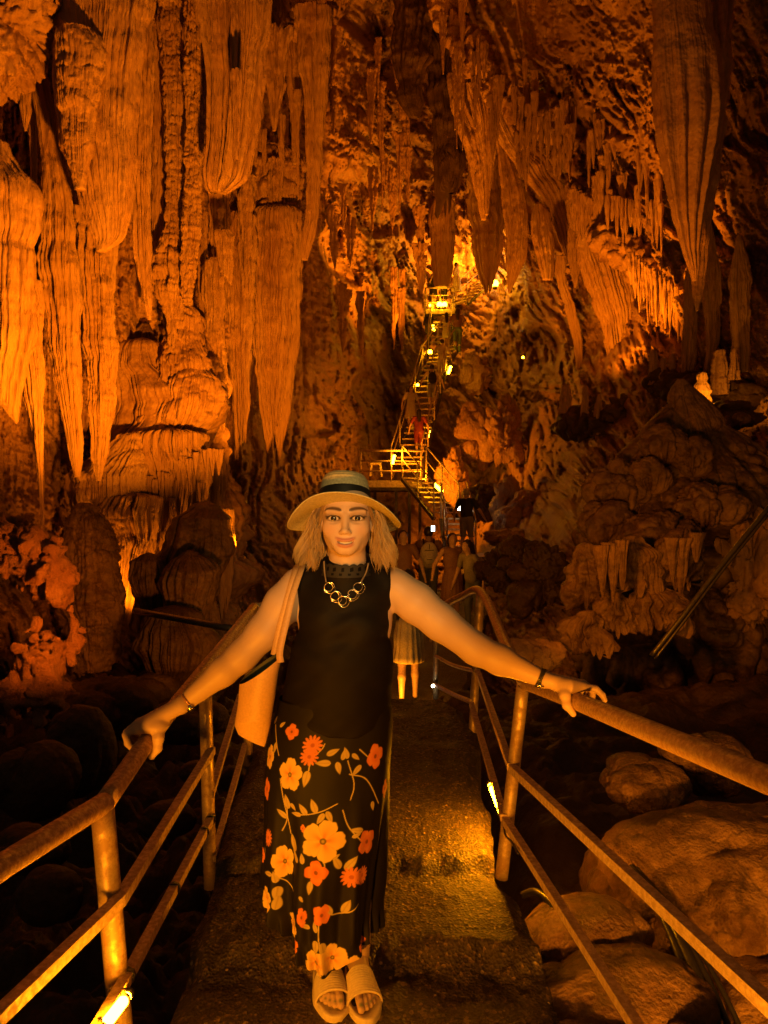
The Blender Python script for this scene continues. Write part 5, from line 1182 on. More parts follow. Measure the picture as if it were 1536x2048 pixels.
def flower(px, py, r, kind, rot=0.0, sq=1.0):
    u = XtoU(px, py); d = near(u, py, r * 1.5)
    if not d.any(): return
    dx, dy = (UX - u) / sq, VY - py; rr = np.hypot(dx, dy) / r; an = np.arctan2(dy, dx) + rot
    if kind == 'y':      # ruffled five-petal bloom with an orange throat
        edge = .66 + .32 * np.abs(np.cos(2.5 * an)) ** .5 + .022 * np.sin(11 * an + px) + .015 * np.sin(23 * an)
        put(sstep(0, .06, edge - rr) * d, YEL)
        put(1.0 * np.exp(-(rr / .46) ** 2) * (.6 + .4 * np.cos(5 * an + .6)) * d * (rr < edge), ORG)
        put(.5 * np.exp(-(np.abs(np.sin(2.5 * an + PI / 2)) / .09) ** 2) * (rr > .25) * (rr < edge * .85) * d, (.5, .26, .08))
        put(sstep(.17, .12, rr) * d, (.14, .10, .04)); put(sstep(.08, .05, rr) * d, (.4, .3, .1))
    elif kind == 'o':
        edge = .62 + .36 * np.abs(np.cos(2 * an)) ** .55 + .03 * np.sin(9 * an + py)
        put(sstep(0, .06, edge - rr) * d, ORG); put(.5 * np.exp(-((rr - .6) / .2) ** 2) * d * (rr < edge), (.72, .28, .10)); put(sstep(.2, .12, rr) * d, (.22, .07, .03))
    else:                # daisy with separate narrow petals
        edge = .55 + .45 * np.abs(np.cos(6.5 * an)) ** .8
        put(sstep(0, .07, edge - rr) * d, (.62, .20, .07)); put(sstep(.22, .16, rr) * d, (.40, .10, .04))
def leaf(px, py, L_, ang, w=.38, c=LEAF):
    u = XtoU(px, py); d = near(u, py, L_ * 1.2); a = math.radians(ang)
    s = ((UX - u) * math.cos(a) + (VY - py) * math.sin(a)) / L_; t = (-(UX - u) * math.sin(a) + (VY - py) * math.cos(a)) / L_
    wd = w * np.sqrt(np.clip(s, 0, 1)) * (1 - np.clip(s, 0, 1)) * 1.6
    put(sstep(0, .06, wd - np.abs(t)) * (s > 0) * (s < 1) * d, c); put(.55 * np.exp(-(t / .03) ** 2) * (s > .05) * (s < .9) * d * (np.abs(t) < wd), (.28, .19, .07))
def stem(pts, w=1.6, c=STEM):
    p = np.array([(XtoU(a, b), b, 0) for a, b in pts], float); p = bend(p, 10)
    for a, b in zip(p[:-1], p[1:]):
        lo, hi = np.minimum(a, b) - 4, np.maximum(a, b) + 4
        d = (UX > lo[0]) & (UX < hi[0]) & (VY > lo[1]) & (VY < hi[1])
        if not d.any(): continue
        ba = (b - a)[:2]; l2 = ba @ ba + 1e-9; h = np.clip(((UX - a[0]) * ba[0] + (VY - a[1]) * ba[1]) / l2, 0, 1)
        put(sstep(w * .8, w * .4, np.hypot(UX - a[0] - h * ba[0], VY - a[1] - h * ba[1])) * d, c)
for st_ in [[(570,1535),(580,1600),(585,1640)],[(600,1598),(640,1592),(680,1575)],[(690,1588),(700,1620),(722,1652)],[(700,1494),(712,1540),(705,1570)],[(703,1520),(735,1535),(757,1588)],[(722,1475),(738,1492)],
            [(582,1572),(580,1610),(570,1636)],[(556,1722),(575,1740),(588,1752)],[(668,1786),(690,1786),(712,1770)],[(645,1800),(645,1830),(655,1860)],[(556,1440),(560,1470),(566,1492)],[(650,1676),(656,1690),(648,1700)],[(626,1512),(630,1495),(640,1478)],[(644,1478),(652,1470),(656,1462)]]:
    stem(st_)
for l_ in [(660,1482,26,-25),(668,1497,30,180),(690,1492,22,-80),(700,1490,24,-110),(708,1482,20,40),(680,1495,26,75),(625,1512,34,100),(622,1596,26,-125),(640,1592,30,-110),(660,1588,26,65),(655,1592,26,120),(612,1597,22,180),
           (585,1590,30,-105),(580,1610,26,-140),(590,1578,18,50),(725,1630,26,-170),(705,1640,18,-20),(596,1672,36,-110),(604,1690,28,-130),(615,1690,22,-100),(684,1698,32,-120),(692,1702,34,-55),(630,1722,28,95),(560,1738,24,-100),(556,1722,24,170),(562,1745,30,95),
           (668,1786,30,-120),(688,1786,30,-70),(640,1815,22,-100),(640,1830,30,95),(650,1835,34,80),(628,1812,20,-150),(610,1750,14,60),(560,1470,24,100),(552,1440,18,-70),(566,1440,18,-40),(540,1700,22,-120),(560,1790,30,-80),(575,1800,26,30),(725,1505,26,130),(745,1580,20,80),(590,1830,26,60),(668,1678,18,-30)]:
    leaf(*l_)
for fl_ in [(590,1523,34,'y',.3,.75),(653,1644,42,'y',0,1.0),(571,1697,34,'y',.6,.62),(546,1502,25,'y',.2,.6),(670,1870,30,'y',.4,1.0),(640,1875,26,'y',.9,.9),(700,1890,26,'y',1.2,.9),(545,1775,26,'y',.4,.6),(590,1815,22,'y',1.0,.8),
            (633,1465,20,'d',0,1),(627,1486,18,'d',.4,1),(592,1444,16,'o',0,1),(751,1493,26,'o',.3,.7),(732,1655,26,'o',.6,.8),(640,1704,24,'o',.1,.95),(702,1716,21,'d',.2,.95),(722,1718,19,'d',.7,.7),(548,1655,18,'d',.1,.6),(541,1565,24,'o',.5,.5),
            (650,1782,22,'o',.9,.8),(614,1790,20,'o',.3,.5),(770,1565,20,'o',0,.5),(722,1855,16,'o',.2,.9),(600,1845,14,'o',.5,.8),(615,1622,8,'o',0,.6),(532,1700,16,'o',0,.5)]:
    flower(*fl_)
rg = np.random.default_rng(3)      # the same print on the sides and back
for k in range(34):
    u0 = rg.choice([-1, 1]) * rg.uniform(185, 330); v0 = rg.uniform(1420, 1860)
    XtoU_, XtoU = XtoU, (lambda a, b, u0=u0: u0 + a)
    if k % 3 == 0: flower(0, v0, 30, 'y', rg.random() * 6)
    elif k % 3 == 1: flower(0, v0, 22, 'o', rg.random() * 6); leaf(10, v0 + 18, 28, rg.uniform(0, 360))
    else: flower(0, v0, 18, 'd'); leaf(12, v0, 28, rg.uniform(0, 360)); leaf(-12, v0, 28, rg.uniform(0, 360))
    XtoU = XtoU_
obj('floral_skirt', Vk.reshape(-1, 3), [gridfaces(nu, nv, True)[:, ::-1]], M['print'], woman, colors=pc.reshape(-1, 3))

# ---- sandals
M['sandal'] = plainmat('cream_rubber', (.74, .60, .38), .5, bump=(120, .15, .001), var=.06)
for fi, (heel, toe, big) in enumerate(FEET):
    sdl = empty('sandal_root', (0, 0, 0), None, None); bpy.data.objects.remove(sdl)
    ax = toe - heel; L_ = np.linalg.norm(ax); ax = ax / L_; sv = np.cross(ax, [0, 0, 1.]); sv *= np.sign(sv[0]) * big; sv /= np.linalg.norm(sv); un = np.cross(sv, ax); un *= np.sign(un[2])
    Ws = lambda l, s, u: heel + ax * l * L_ + sv * s + un * u
    a = np.linspace(0, 2 * PI, 120, endpoint=False)
    l_ = .49 - .62 * np.cos(a); wl = np.interp(l_, [-.14, 0, .35, .72, 1.0, 1.12], [.038, .043, .045, .057, .052, .040])
    ss = np.sin(a) * wl * (np.abs(np.sin(a)) ** -.35 * 1.0); ss = np.clip(ss, -wl, wl) + .006 * sstep(.5, 1.1, l_)
    mb = MB(); zz_ = [-.032, -.030, -.024, -.021, -.015, -.012, -.006, -.003, .001, .004, .003]; ex = [-.002, .003, .003, .0, .003, .0, .003, .0, .002, -.003, -.012]
    V = np.concatenate([np.stack([Ws(l_[i] + ex_ * math.copysign(1, -math.cos(a[i])) / L_ * abs(math.cos(a[i])), ss[i] + ex_ * math.sin(a[i]), z_) for i in range(120)]) for z_, ex_ in zip(zz_, ex)])
    nn = len(zz_); V = np.vstack([V, V[-120:].mean(0), V[:120].mean(0)]); i = np.arange(120); i2 = (i + 1) % 120
    F3 = np.concatenate([np.stack([np.full(120, nn * 120), (nn - 1) * 120 + i, (nn - 1) * 120 + i2], -1), np.stack([np.full(120, nn * 120 + 1), i2, i], -1)])
    so = obj('sandal', V, [gridfaces(120, nn, True), F3], M['sandal'], woman)
    # ribbed upper band arching over the foot
    nl_, na_ = 90, 40; Lg, Ag = np.meshgrid(np.linspace(.40, .80, nl_), np.linspace(0, PI, na_), indexing='ij')
    wv_ = np.interp(Lg, [.4, .8], [.047, .056]); hv = np.interp(Lg, [.4, .8], [.072, .046]) 
    rib = .0016 * np.abs(np.sin((Lg - .4) / .4 * PI * 11 + (Ag - PI / 2) * (.0 if fi == 0 else -2.2))) ** .6
    Vt = heel + ax * (Lg * L_)[..., None] + sv * ((wv_ + rib) * np.cos(Ag) + .003)[..., None] + un * ((hv + rib) * np.sin(Ag) ** .8 - .006)[..., None]
    Vi = heel + ax * (Lg * L_)[..., None] + sv * ((wv_ - .005) * np.cos(Ag) + .003)[..., None] + un * ((hv - .005) * np.sin(Ag) ** .8 - .006)[..., None]
    n_ = nl_ * na_; g = gridfaces(na_, nl_); e0 = np.arange(na_ - 1); e1 = (nl_ - 1) * na_ + e0
    ed = np.concatenate([np.stack([e0, e0 + 1, n_ + e0 + 1, n_ + e0], -1), np.stack([e1, e1 + 1, n_ + e1 + 1, n_ + e1], -1)])
    obj('sandal_band', np.vstack([Vt.reshape(-1, 3), Vi.reshape(-1, 3)]), [g, g[:, ::-1] + n_, ed], M['sandal'], woman)

# ---- bracelets
def ring(c, ax, R, r, n=36, wob=0):
    ax = ax / np.linalg.norm(ax); u = np.cross(ax, [0, 0, 1.]); u /= np.linalg.norm(u); w = np.cross(ax, u); a = np.linspace(0, 2 * PI, n)
    return c + R * (np.cos(a)[:, None] * u + np.sin(a)[:, None] * w) * (1 + wob * np.sin(9 * a))[:, None]
fw_ = ARM_L[-1] - ARM_L[-2]; c = ARM_L[-1] - fw_ * .04
mb = MB()
for k in range(3): mb.tube(ring(c + fw_ / np.linalg.norm(fw_) * (k - 1) * .005, fw_, .0305, .0026), .0030, 7, cap=False)
obj('bracelet', mb.verts(), mb.faces(), plainmat('dark_beads', (.10, .085, .06), .25, .7, bump=(300, .6, .002)), woman)
fw2 = ARM_R[-1] - ARM_R[-2]; c2 = ARM_R[-1] - fw2 * .06
mb = MB(); mb.tube(ring(c2, fw2, .0300, .002), .0036, 8, cap=False); obj('bracelet', mb.verts(), mb.faces(), plainmat('rose_band', (.45, .22, .14), .3, .5), woman)
mb = MB(); pcl = c2 + np.array([.014, -.026, -.016]); mb.lathe([(0, -.004), (.010, -.004), (.012, 0), (.010, .004), (0, .005)], pcl, 14, R=np.array([[1, 0, 0], [0, 0, -1], [0, 1, 0]])); obj('bracelet_clasp', mb.verts(), mb.faces(), M['silver'], woman)
mb = MB(); pcl = c + np.array([-.006, -.030, -.018]); mb.box(pcl, (.022, .006, .009)); obj('bracelet_clasp', mb.verts(), mb.faces(), M['silver'], woman)

# ---- tote bag on the shoulder
M['leather'] = plainmat('tan_faux_leather', (.60, .36, .17), .48, bump=(160, .12, .001), var=.07)
M['lining'] = plainmat('olive_lining', (.055, .055, .022), .6)
bag = empty('tote_bag', P(505, 1480, 2.3), 'tan tote bag with olive lining hanging from the shoulder of the woman in the hat', 'bag')
YBg = 2.30
nth = 90; a = np.arange(nth) * 2 * PI / nth
def bagring(t, off=0.0):
    # t=0 rim, 1 bottom; left end, right end and half thickness
    Lx, Ly = np.interp(t, [0, .35, .8, 1], [479, 476, 469, 476]), np.interp(t, [0, .35, .8, 1], [1366, 1405, 1450, 1468])
    Rx, Ry = np.interp(t, [0, .2, .5, .8, 1], [566, 556, 550, 541, 530]), np.interp(t, [0, .2, .5, .8, 1], [1306, 1345, 1395, 1450, 1494])
    w = np.interp(t, [0, .3, .7, 1], [.042, .045, .042, .012]) - off
    cx_, cy_ = (Lx + Rx) / 2, (Ly + Ry) / 2; hx, hy = (Rx - Lx) / 2, (Ry - Ly) / 2
    pxs = cx_ + hx * np.cos(a) * (1 - off * 2); pys = cy_ + hy * np.cos(a) * (1 - off * 2)
    sag = 7 * np.sin(a) * (1 - t) * -1          # the front edge of the rim hangs lower
    return np.stack([P(p_, q_, YBg) for p_, q_ in zip(pxs, pys + sag)]) + np.stack([0 * a, w * np.sin(a), 0 * a], -1)
ts = np.linspace(0, 1, 40)
V = np.concatenate([bagring(t) for t in ts]); V += (.004 * noise(V * np.array([14, 14, 9])))[:, None] * np.array([0, 1, 0])
Vi = np.concatenate([bagring(t, .006) for t in ts]); i = np.arange(nth); i2 = (i + 1) % nth
bot_ = np.stack([np.full(nth, len(V)), 39 * nth + i2, 39 * nth + i], -1)
obj('bag_body', np.vstack([V, V[-nth:].mean(0)]), [gridfaces(nth, 40, True)[:, ::-1], bot_], M['leather'], bag)
obj('lining', np.vstack([Vi, Vi[-nth:].mean(0)]), [gridfaces(nth, 40, True), bot_], M['lining'], bag)
def ribbon(pts, w, side, name, parent, mat, th=.003):
    c = bend(pts, 10); T = np.gradient(c, axis=0); T /= np.linalg.norm(T, axis=1)[:, None]; sd_ = np.asarray(side, float)
    sdv = sd_ - T * (T @ sd_)[:, None]; sdv /= np.linalg.norm(sdv, axis=1)[:, None]; nn = np.cross(T, sdv); k = len(c)
    V = np.concatenate([c + sdv * x_ * w / 2 + nn * y_ * th / 2 for x_, y_ in ((-1, -1), (1, -1), (1, 1), (-1, 1))])
    f = []
    for j in range(4):
        b_ = (j + 1) % 4; q = np.arange(k - 1); f.append(np.stack([j * k + q, b_ * k + q, b_ * k + q + 1, j * k + q + 1], -1))
    return obj(name, V, [np.concatenate(f)], mat, parent)
ribbon([P(561, 1325, 2.262), P(560, 1300, 2.27), P(572, 1245, 2.29), P(585, 1190, 2.315), P(599, 1148, 2.36), P(606, 1131, 2.42), P(606, 1140, 2.50)], .021, (1, 0, .2), 'strap', bag, M['leather'])
ribbon([P(548, 1310, 2.335), P(556, 1270, 2.335), P(570, 1215, 2.335), P(584, 1165, 2.35), P(592, 1138, 2.39), P(596, 1130, 2.44), P(598, 1140, 2.51)], .021, (1, 0, .2), 'strap', bag, M['leather'])

# ================================================================== STAIRS AND LANDINGS IN THE HALL
M['pale'] = metal('pale_painted_iron', (0.42, 0.30, 0.15), (0.66, 0.50, 0.28), rough=.5, metal_=.15, sc=12, bump=.2)
M['iron'] = metal('dark_iron', (0.035, 0.022, 0.015), (0.09, 0.06, 0.04), rough=.5, metal_=.3, sc=12, bump=.2)
M['lampglow'] = glow('lamp_glow', (1.0, 0.42, 0.006), 110.0)
M['whiteglow'] = glow('cool_lamp_glow', (1.0, 0.86, 0.62), 40.0)
def flight(root, p0, p1, width, n, rail=True, posts=3, side=None, mat='pale', rails=(1, 1)):
    p0, p1 = np.asarray(p0, float), np.asarray(p1, float)
    h = (p1 - p0) * np.array([1, 1, 0]); h /= np.linalg.norm(h) + 1e-9
    sd = np.cross(h, [0, 0, 1.]) if side is None else np.asarray(side, float); sd /= np.linalg.norm(sd)
    R = np.stack([sd, np.cross([0, 0, 1.], sd), [0, 0, 1.]], 1)
    for s_ in (-1, 1):
        MB().tube([p0 + sd * s_ * width / 2 - [0, 0, .12], p1 + sd * s_ * width / 2 - [0, 0, .12]], .05, square=True).build('stringer', M['iron'], root)
    for k in range(n):
        c = p0 + (p1 - p0) * (k + .5) / n
        MB().box(c, (width - .1, .26, .045), R).build('step', M[mat], root)
    for s_, on in zip((-1, 1), rails):
        if not on: continue
        o_ = sd * s_ * width / 2
        MB().tube(dense([p0 + o_ + [0, 0, .95], p1 + o_ + [0, 0, .95]], 4), .024, 8).build('handrail', M[mat], root, True)
        MB().tube(dense([p0 + o_ + [0, 0, .50], p1 + o_ + [0, 0, .50]], 4), .018, 8).build('handrail', M[mat], root, True)
        for k in range(posts):
            c = p0 + (p1 - p0) * k / max(1, posts - 1) + o_
            MB().tube([c - [0, 0, .12], c + [0, 0, .95]], .024, 8).build('post', M[mat], root, True)
def deck(root, corners, z, th=.22, rail_edges=(), mat='pale', legs=(), zl=None):
    c = np.array([[a, b, z] for a, b in corners]); n = len(c)
    V = np.vstack([c, c - [0, 0, th]]); f4 = [[i, (i + 1) % n, n + (i + 1) % n, n + i] for i in range(n)] + [[0, 1, 2, 3][::-1], [n, n + 1, n + 2, n + 3]]
    MB().add(V, f4).build('deck', M[mat], root)
    MB().tube(np.vstack([c - [0, 0, th + .05], c[:1] - [0, 0, th + .05]]), .05, square=True).build('edge_beam', M['iron'], root)
    for i in rail_edges:
        a, b = c[i], c[(i + 1) % n]
        for hgt in (.95, .62, .30):
            MB().tube([a + [0, 0, hgt], b + [0, 0, hgt]],   .034 if hgt > .9 else .024, 8).build('rail', M[mat], root, True)
        for t in (0, .5, 1): MB().tube([a + (b - a) * t, a + (b - a) * t + [0, 0, .95]], .022, 8).build('post', M[mat], root, True)
    for (a, b) in legs: MB().tube([(a, b, z - th), (a, b, zl)], .045, square=True).build('leg', M['iron'], root)
fl = np.array
# lower flight up to the small landing
lo = empty('staircase', P(920, 1112, 19.6), 'short lowest stair flight with open pale treads, right of the woman', 'staircase')
flight(lo, P(923, 1112, 19.4), P(908, 1032, 21.2), .75, 7, rails=(1, 1))
land = empty('landing', P(945, 1112, 18.9), 'low concrete landing at the foot of the short stair flight', 'landing')
a = P(895, 1110, 19.2); b = P(1010, 1090, 19.2)
deck(land, [(a[0], 18.6), (b[0] + .5, 18.4), (b[0] + .5, 20.2), (a[0], 20.2)], a[2], rail_edges=(), legs=[(a[0] + .1, 18.7), (b[0], 18.6), (b[0], 20)], zl=-2.6)
# flight up to the left
lf_ = empty('staircase', P(885, 1036, 22.6), 'stair flight rising to the left up to the platform', 'staircase')
flight(lf_, P(893, 1030, 22.4), P(829, 952, 23.6), 1.0, 8, rails=(1, 1))
# platform
pl = empty('landing_platform', P(790, 1000, 24.3), 'railed steel platform on thin legs halfway up to the hall, behind the hat', 'platform')
a = P(722, 962, 24.0); b = P(842, 962, 24.0)
deck(pl, [(a[0], 23.6), (b[0], 23.6), (b[0], 25.6), (a[0] - .1, 25.6)], a[2], rail_edges=(0, 3), legs=[(a[0] + .05, 23.7), (P(792, 0, 24)[0], 23.7), (P(818, 0, 24)[0], 23.7), (b[0] - .05, 23.7), (P(750, 0, 24)[0], 23.7)], zl=-2.4)
# long steep flight
lg = empty('staircase', P(812, 950, 25.0), 'long steep stair flight climbing from the platform, crowded with visitors', 'staircase')
flight(lg, P(812, 948, 25.0), P(842, 838, 27.6), 1.02, 9, posts=3)
flight(lg, P(842, 838, 27.6), P(868, 735, 30.0), 1.0, 9, posts=3)
flight(lg, P(868, 735, 30.0), P(898, 690, 31.5), 1.0, 6, posts=2)
up = empty('staircase', P(885, 688, 31.6), 'topmost narrow stair flight below the high platform', 'staircase')
flight(up, P(878, 690, 31.8), P(886, 628, 33.2), .9, 6, posts=2)
pb = empty('landing_platform', P(880, 625, 33.5), 'small high platform with two bright lamps at the top of the stairs', 'platform')
a = P(851, 622, 33.3); b = P(908, 622, 33.3)
deck(pb, [(a[0], 33.0), (b[0], 33.0), (b[0], 34.6), (a[0], 34.6)], a[2], rail_edges=(0, 3), legs=[(a[0] + .1, 33.1), (b[0] - .1, 33.1)], zl=a[2] - 2.2)
MB().box(P(862, 646, 33.6), (.55, .3, 1.0)).build('support_panel', M['iron'], pb)
hi = empty('staircase', P(920, 594, 33.8), 'slanting pale stair rails at the very top, leading to the brightest lamp', 'staircase')
flight(hi, P(920, 608, 33.6), P(975, 560, 35.0), .8, 7, posts=3)
# stool on the platform
st_ = empty('stool', P(752, 952, 24.4), 'pale plastic stool standing on the railed steel platform', 'stool')
sc0 = P(752, 952, 24.4)
MB().box(sc0 + [0, 0, .40], (.36, .36, .05)).build('seat', M['pale'], st_)
for i in (-1, 1):
    for j in (-1, 1): MB().tube([sc0 + [i * .14, j * .14, .38], sc0 + [i * .19, j * .19, 0]], .028, square=True).build('leg', M['pale'], st_)
# lamps along the stairs
def stair_tube(px, py, Y, ang, L_, label, r=.035):
    a = math.radians(ang); d = np.array([math.cos(a), 0, math.sin(a)]) * L_ / 2; c = P(px, py, Y)
    t = empty('tube_lamp', c - [0, 0, L_ / 2], label, 'lamp', 'tube lamps on the stairs')
    MB().tube([c - d, c - d * .9, c + d * .9, c + d], np.array([.5, 1, 1, .5]) * r, 10).build('glowing_tube', M['lampglow'], t, True)
    MB().tube([c + d * 1.0, c + d * 1.12], r * .9, 8).build('end_cap', M['iron'], t, True)
stair_tube(877, 976, 22.4, -42, .36, 'slanted tube lamp on the rail of the left-rising flight', .05)
stair_tube(787, 919, 23.6, 78, .30, 'upright tube lamp on the rail of the railed platform', .045)
stair_tube(860, 868, 27.0, 68, .26, 'leaning tube lamp low on the long steep flight', .045)
stair_tube(899, 740, 29.8, 70, .34, 'leaning tube lamp high on the long steep flight', .05)
stair_tube(867, 656, 32.8, 100, .26, 'tube lamp beside the topmost narrow flight', .045)
def bulb(px, py, Y, r, label, mat='lampglow'):
    c = P(px, py, Y); t = empty('bulb_lamp', c - [0, 0, r], label, 'lamp', 'round lamps on the stairs')
    MB().lathe([(0.001, -r), (r * .7, -r * .7), (r, 0), (r * .7, r * .7), (0.001, r)], c, 14).build('glass_bulb', M[mat], t, True)
    MB().lathe([(0.001, -r * 1.5), (r * .6, -r * 1.5), (r * .6, -r * .8), (0.001, -r * .8)], c, 10).build('socket', M['iron'], t, True)
bulb(860, 704, 30.2, .09, 'round lamp on the left rail at the upper bend of the stairs')
bulb(835, 770, 28.6, .06, 'small round lamp on the left rail halfway up the long flight')
bulb(879, 609, 32.9, .13, 'left one of the two bright lamps on the high platform')
bulb(889, 609, 32.9, .12, 'right one of the two bright lamps on the high platform')
bulb(861, 611, 32.9, .07, 'weak lamp at the left corner of the high platform')
bulb(990, 567, 34.0, .17, 'brightest round lamp, right of the top stair rails')
bulb(973, 556, 34.4, .09, 'small whitish lamp beside the brightest one', 'whiteglow')
bulb(919, 1017, 20.2, .06, 'small white lamp by the grey-haired visitor on the low landing', 'whiteglow')
bulb(866, 1372, 6.1, .013, 'tiny white lamp at the end of the sagging lower rail', 'whiteglow')
bulb(1046, 715, 25.0, .04, 'tiny red-lit lamp on the dark rocks right of the stairs')

# ================================================================== VISITORS
def pm(name, c, rough=.65): return M.setdefault(name, plainmat(name, c, rough, bump=(60, .2, .004), var=.2))
pm('tan_skin', (.48, .30, .20), .5); pm('black_cloth', (.018, .015, .013)); pm('red_cloth', (.22, .03, .02)); pm('cream_cloth', (.55, .46, .33)); pm('green_cloth', (.12, .17, .07)); pm('brown_cloth', (.20, .10, .06))
pm('grey_cloth', (.24, .21, .18)); pm('straw_cloth', (.52, .40, .20)); pm('dark_hair', (.03, .02, .014), .4); pm('grey_hair', (.38, .34, .29), .5); pm('white_canvas', (.62, .58, .50)); pm('yellow_cloth', (.55, .36, .10)); pm('denim', (.10, .11, .13))
def visitor(px, py, Y, label, H=1.68, face=PI, top='black_cloth', bottom='denim', hair='dark_hair', dress=0.0, long=True, arms=((.12, -.1), (.12, -.1)), stride=.08, sleeve=True, res=.02, shorts=False, lean=0.0, cap=False):
    """face: 0 looks at the camera, pi away. arms: (swing out, reach forward/up) of the right and left arm"""
    base = P(px, py, Y); k = H / 1.68
    ct_, st2 = math.cos(face), math.sin(face)
    def T(p): p = np.asarray(p, float) * k; return np.stack([p[..., 0] * ct_ - p[..., 1] * st2, p[..., 0] * st2 + p[..., 1] * ct_, p[..., 2]], -1) + base
    root = empty('person', base, label, 'person')
    fwd = -1.0; ln = lambda z: -lean * max(0, z - .85)
    A = []
    for s_, (out, rea) in zip((-1, 1), arms):
        sh_ = np.array([s_ * .175, ln(1.38), 1.38]); 
        if rea <= 0.5:
            el = sh_ + np.array([s_ * (.04 + out), .02 - rea * .3, -.27]); ha = el + np.array([s_ * out * .4, -.06 - max(0, rea) * .35, -.22 + max(0, rea) * .3])
        else:
            el = sh_ + np.array([s_ * .06, -.14, -.18]); ha = el + np.array([-s_ * .10, -.14, .22 + .25 * (rea - .5)])
        A.append((sh_, el, ha))
    hipz = .88; feet_ = [np.array([-.09, -stride, 0]), np.array([.09, stride, 0])]
    sk = Sdf()
    sk.ell((0, ln(1.57) - .01, 1.57), (.075, .095, .115), .02); sk.cone(np.array([0, ln(1.5), 1.5]), np.array([0, ln(1.36), 1.36]), .05, .06, .03); sk.ell((0, ln(1.55) - .105, 1.55), (.016, .02, .025), .02)
    sk.ell((0, ln(1.2), 1.2), (.13, .085, .22), .04); sk.ell((0, 0, .92), (.14, .09, .12), .05)
    for sh_, el, ha in A:
        sk.chain([sh_, el, ha], [.046, .038, .028], .02); hd_ = (ha - el) / np.linalg.norm(ha - el); sk.cone(ha, ha + hd_ * .09, .028, .022, .02)
        for q in range(4): sk.cone(ha + hd_ * .07, ha + hd_ * (.15 + .01 * (q in (1, 2))) + np.array([(q - 1.5) * .014, 0, 0]), .012, .009, .004)
    for i, s_ in enumerate((-1, 1)):
        f_ = feet_[i]; kn = np.array([s_ * .085, f_[1] * .5 - .03, .48]); an = f_ + np.array([0, .03, .09])
        sk.chain([np.array([s_ * .085, 0, hipz]), kn, np.array([s_ * .088, f_[1] * .8 + .02, .32]), an], [.078, .052, .05, .034], .03); sk.cone(an - [0, 0, .045], f_ + np.array([0, -.13, .03]), .036, .03, .02)
    def put_(nm, sd_, mat, lo=(-.6, -.6, -.02), hi=(.6, .6, 1.85)):
        V, f_ = sd_.mesh(lo, hi, res); obj(nm, T(V), [f_], M[mat], root)
    put_('body', sk, 'tan_skin')
    tp = Sdf(); tp.ell((0, ln(1.22), 1.22), (.17, .12, .22), .04); tp.ell((0, ln(1.0), 1.0), (.165, .125, .16), .06); tp.cone(np.array([-.13, ln(1.38), 1.38]), np.array([.13, ln(1.38), 1.38]), .06, .06, .04)
    if sleeve:
        for sh_, el, ha in A: tp.cone(sh_, sh_ * .35 + el * .65, .062, .056, .02)
    tp.mod(lambda p: (.012 * noise(p * 9)).astype(np.float32)); put_('shirt', tp, top)
    bt = Sdf()
    if dress:
        bt.cone(np.array([0, 0, .98]), np.array([0, 0, .98 - dress]), .165, .165 + .12 * dress, .04); bt.mod(lambda p: (.007 * np.sin(np.arctan2(p[..., 1], p[..., 0]) * 17) + .01 * noise(p * 6)).astype(np.float32)); bt.cut(lambda p: p[..., 2] - (.98 - dress - .06), (-.5, -.5, -.1), (.5, .5, .98 - dress - .06), .01); put_('skirt', bt, bottom)
    else:
        bt.ell((0, 0, .93), (.17, .125, .13), .04)
        for i, s_ in enumerate((-1, 1)):
            f_ = feet_[i]; kn = np.array([s_ * .088, f_[1] * .5 - .03, .50]); bt.cone(np.array([s_ * .088, 0, hipz]), kn, .10, .075, .03)
            if not shorts: bt.cone(kn, f_ + np.array([0, .03, .10]), .07, .052, .03)
        put_('shorts' if shorts else 'trousers', bt, bottom)
    hr = Sdf(); hr.ell((0, ln(1.6) + .02, 1.6), (.088, .10, .105), .03)
    if long: hr.cone(np.array([0, ln(1.55) + .06, 1.56]), np.array([0, ln(1.3) + .12, 1.27]), .085, .06, .03)
    hr.cut(lambda p: d_ell(p, (0, ln(1.55) - .11, 1.54), (.065, .06, .085)), (-.1, -.2, 1.4), (.1, -.03, 1.65), .01)
    hr.mod(lambda p: (.008 * noise(p * 30)).astype(np.float32)); put_('hair', hr, hair)
    if cap:
        cp = Sdf(); cp.ell((0, ln(1.63), 1.645), (.10, .115, .07), .01); cp.ell((0, -.11, 1.63), (.075, .07, .012), .02); put_('cap', cp, bottom)
    return root, T
def pack(T, label, mat, y=.16, z=1.18, s_=1.0):
    pk = Sdf(); pk.ell((0, y, z), (.15 * s_, .09, .22 * s_), .02); pk.ell((0, y, z - .08), (.155 * s_, .10, .14 * s_), .05); pk.ell((0, y + .09, z - .07), (.10 * s_, .035, .09 * s_), .015)
    V, f_ = pk.mesh((-.3, -.1, .8), (.3, .45, 1.6), .015); Vw_ = T(V); root = empty('backpack', (Vw_[:, 0].mean(), Vw_[:, 1].mean(), Vw_[:, 2].min()), label, 'backpack')
    obj('pack_body', Vw_, [f_], M[mat], root)
    for s2 in (-1, 1):
        mb = MB(); mb.tube(bend([(s2 * .09, .10, 1.34), (s2 * .10, .02, 1.46), (s2 * .11, -.12, 1.36), (s2 * .12, -.11, 1.15), (s2 * .14, .08, 1.02)], 5), .018, 6)
        obj('strap', T(mb.verts()), mb.faces(), M['black_cloth'], root, smooth=True)
    for r_ in ([(-.085, y + .105, z + .085), (.085, y + .105, z + .085)], [(0, y + .1, z + .1), (0, y + .09, z + .2)], [(-.05, y + .135, z - .08), (.05, y + .135, z - .08)]):
        mb = MB(); mb.tube(r_, .0055, 5); obj('zip', T(mb.verts()), mb.faces(), M['black_cloth'], root)
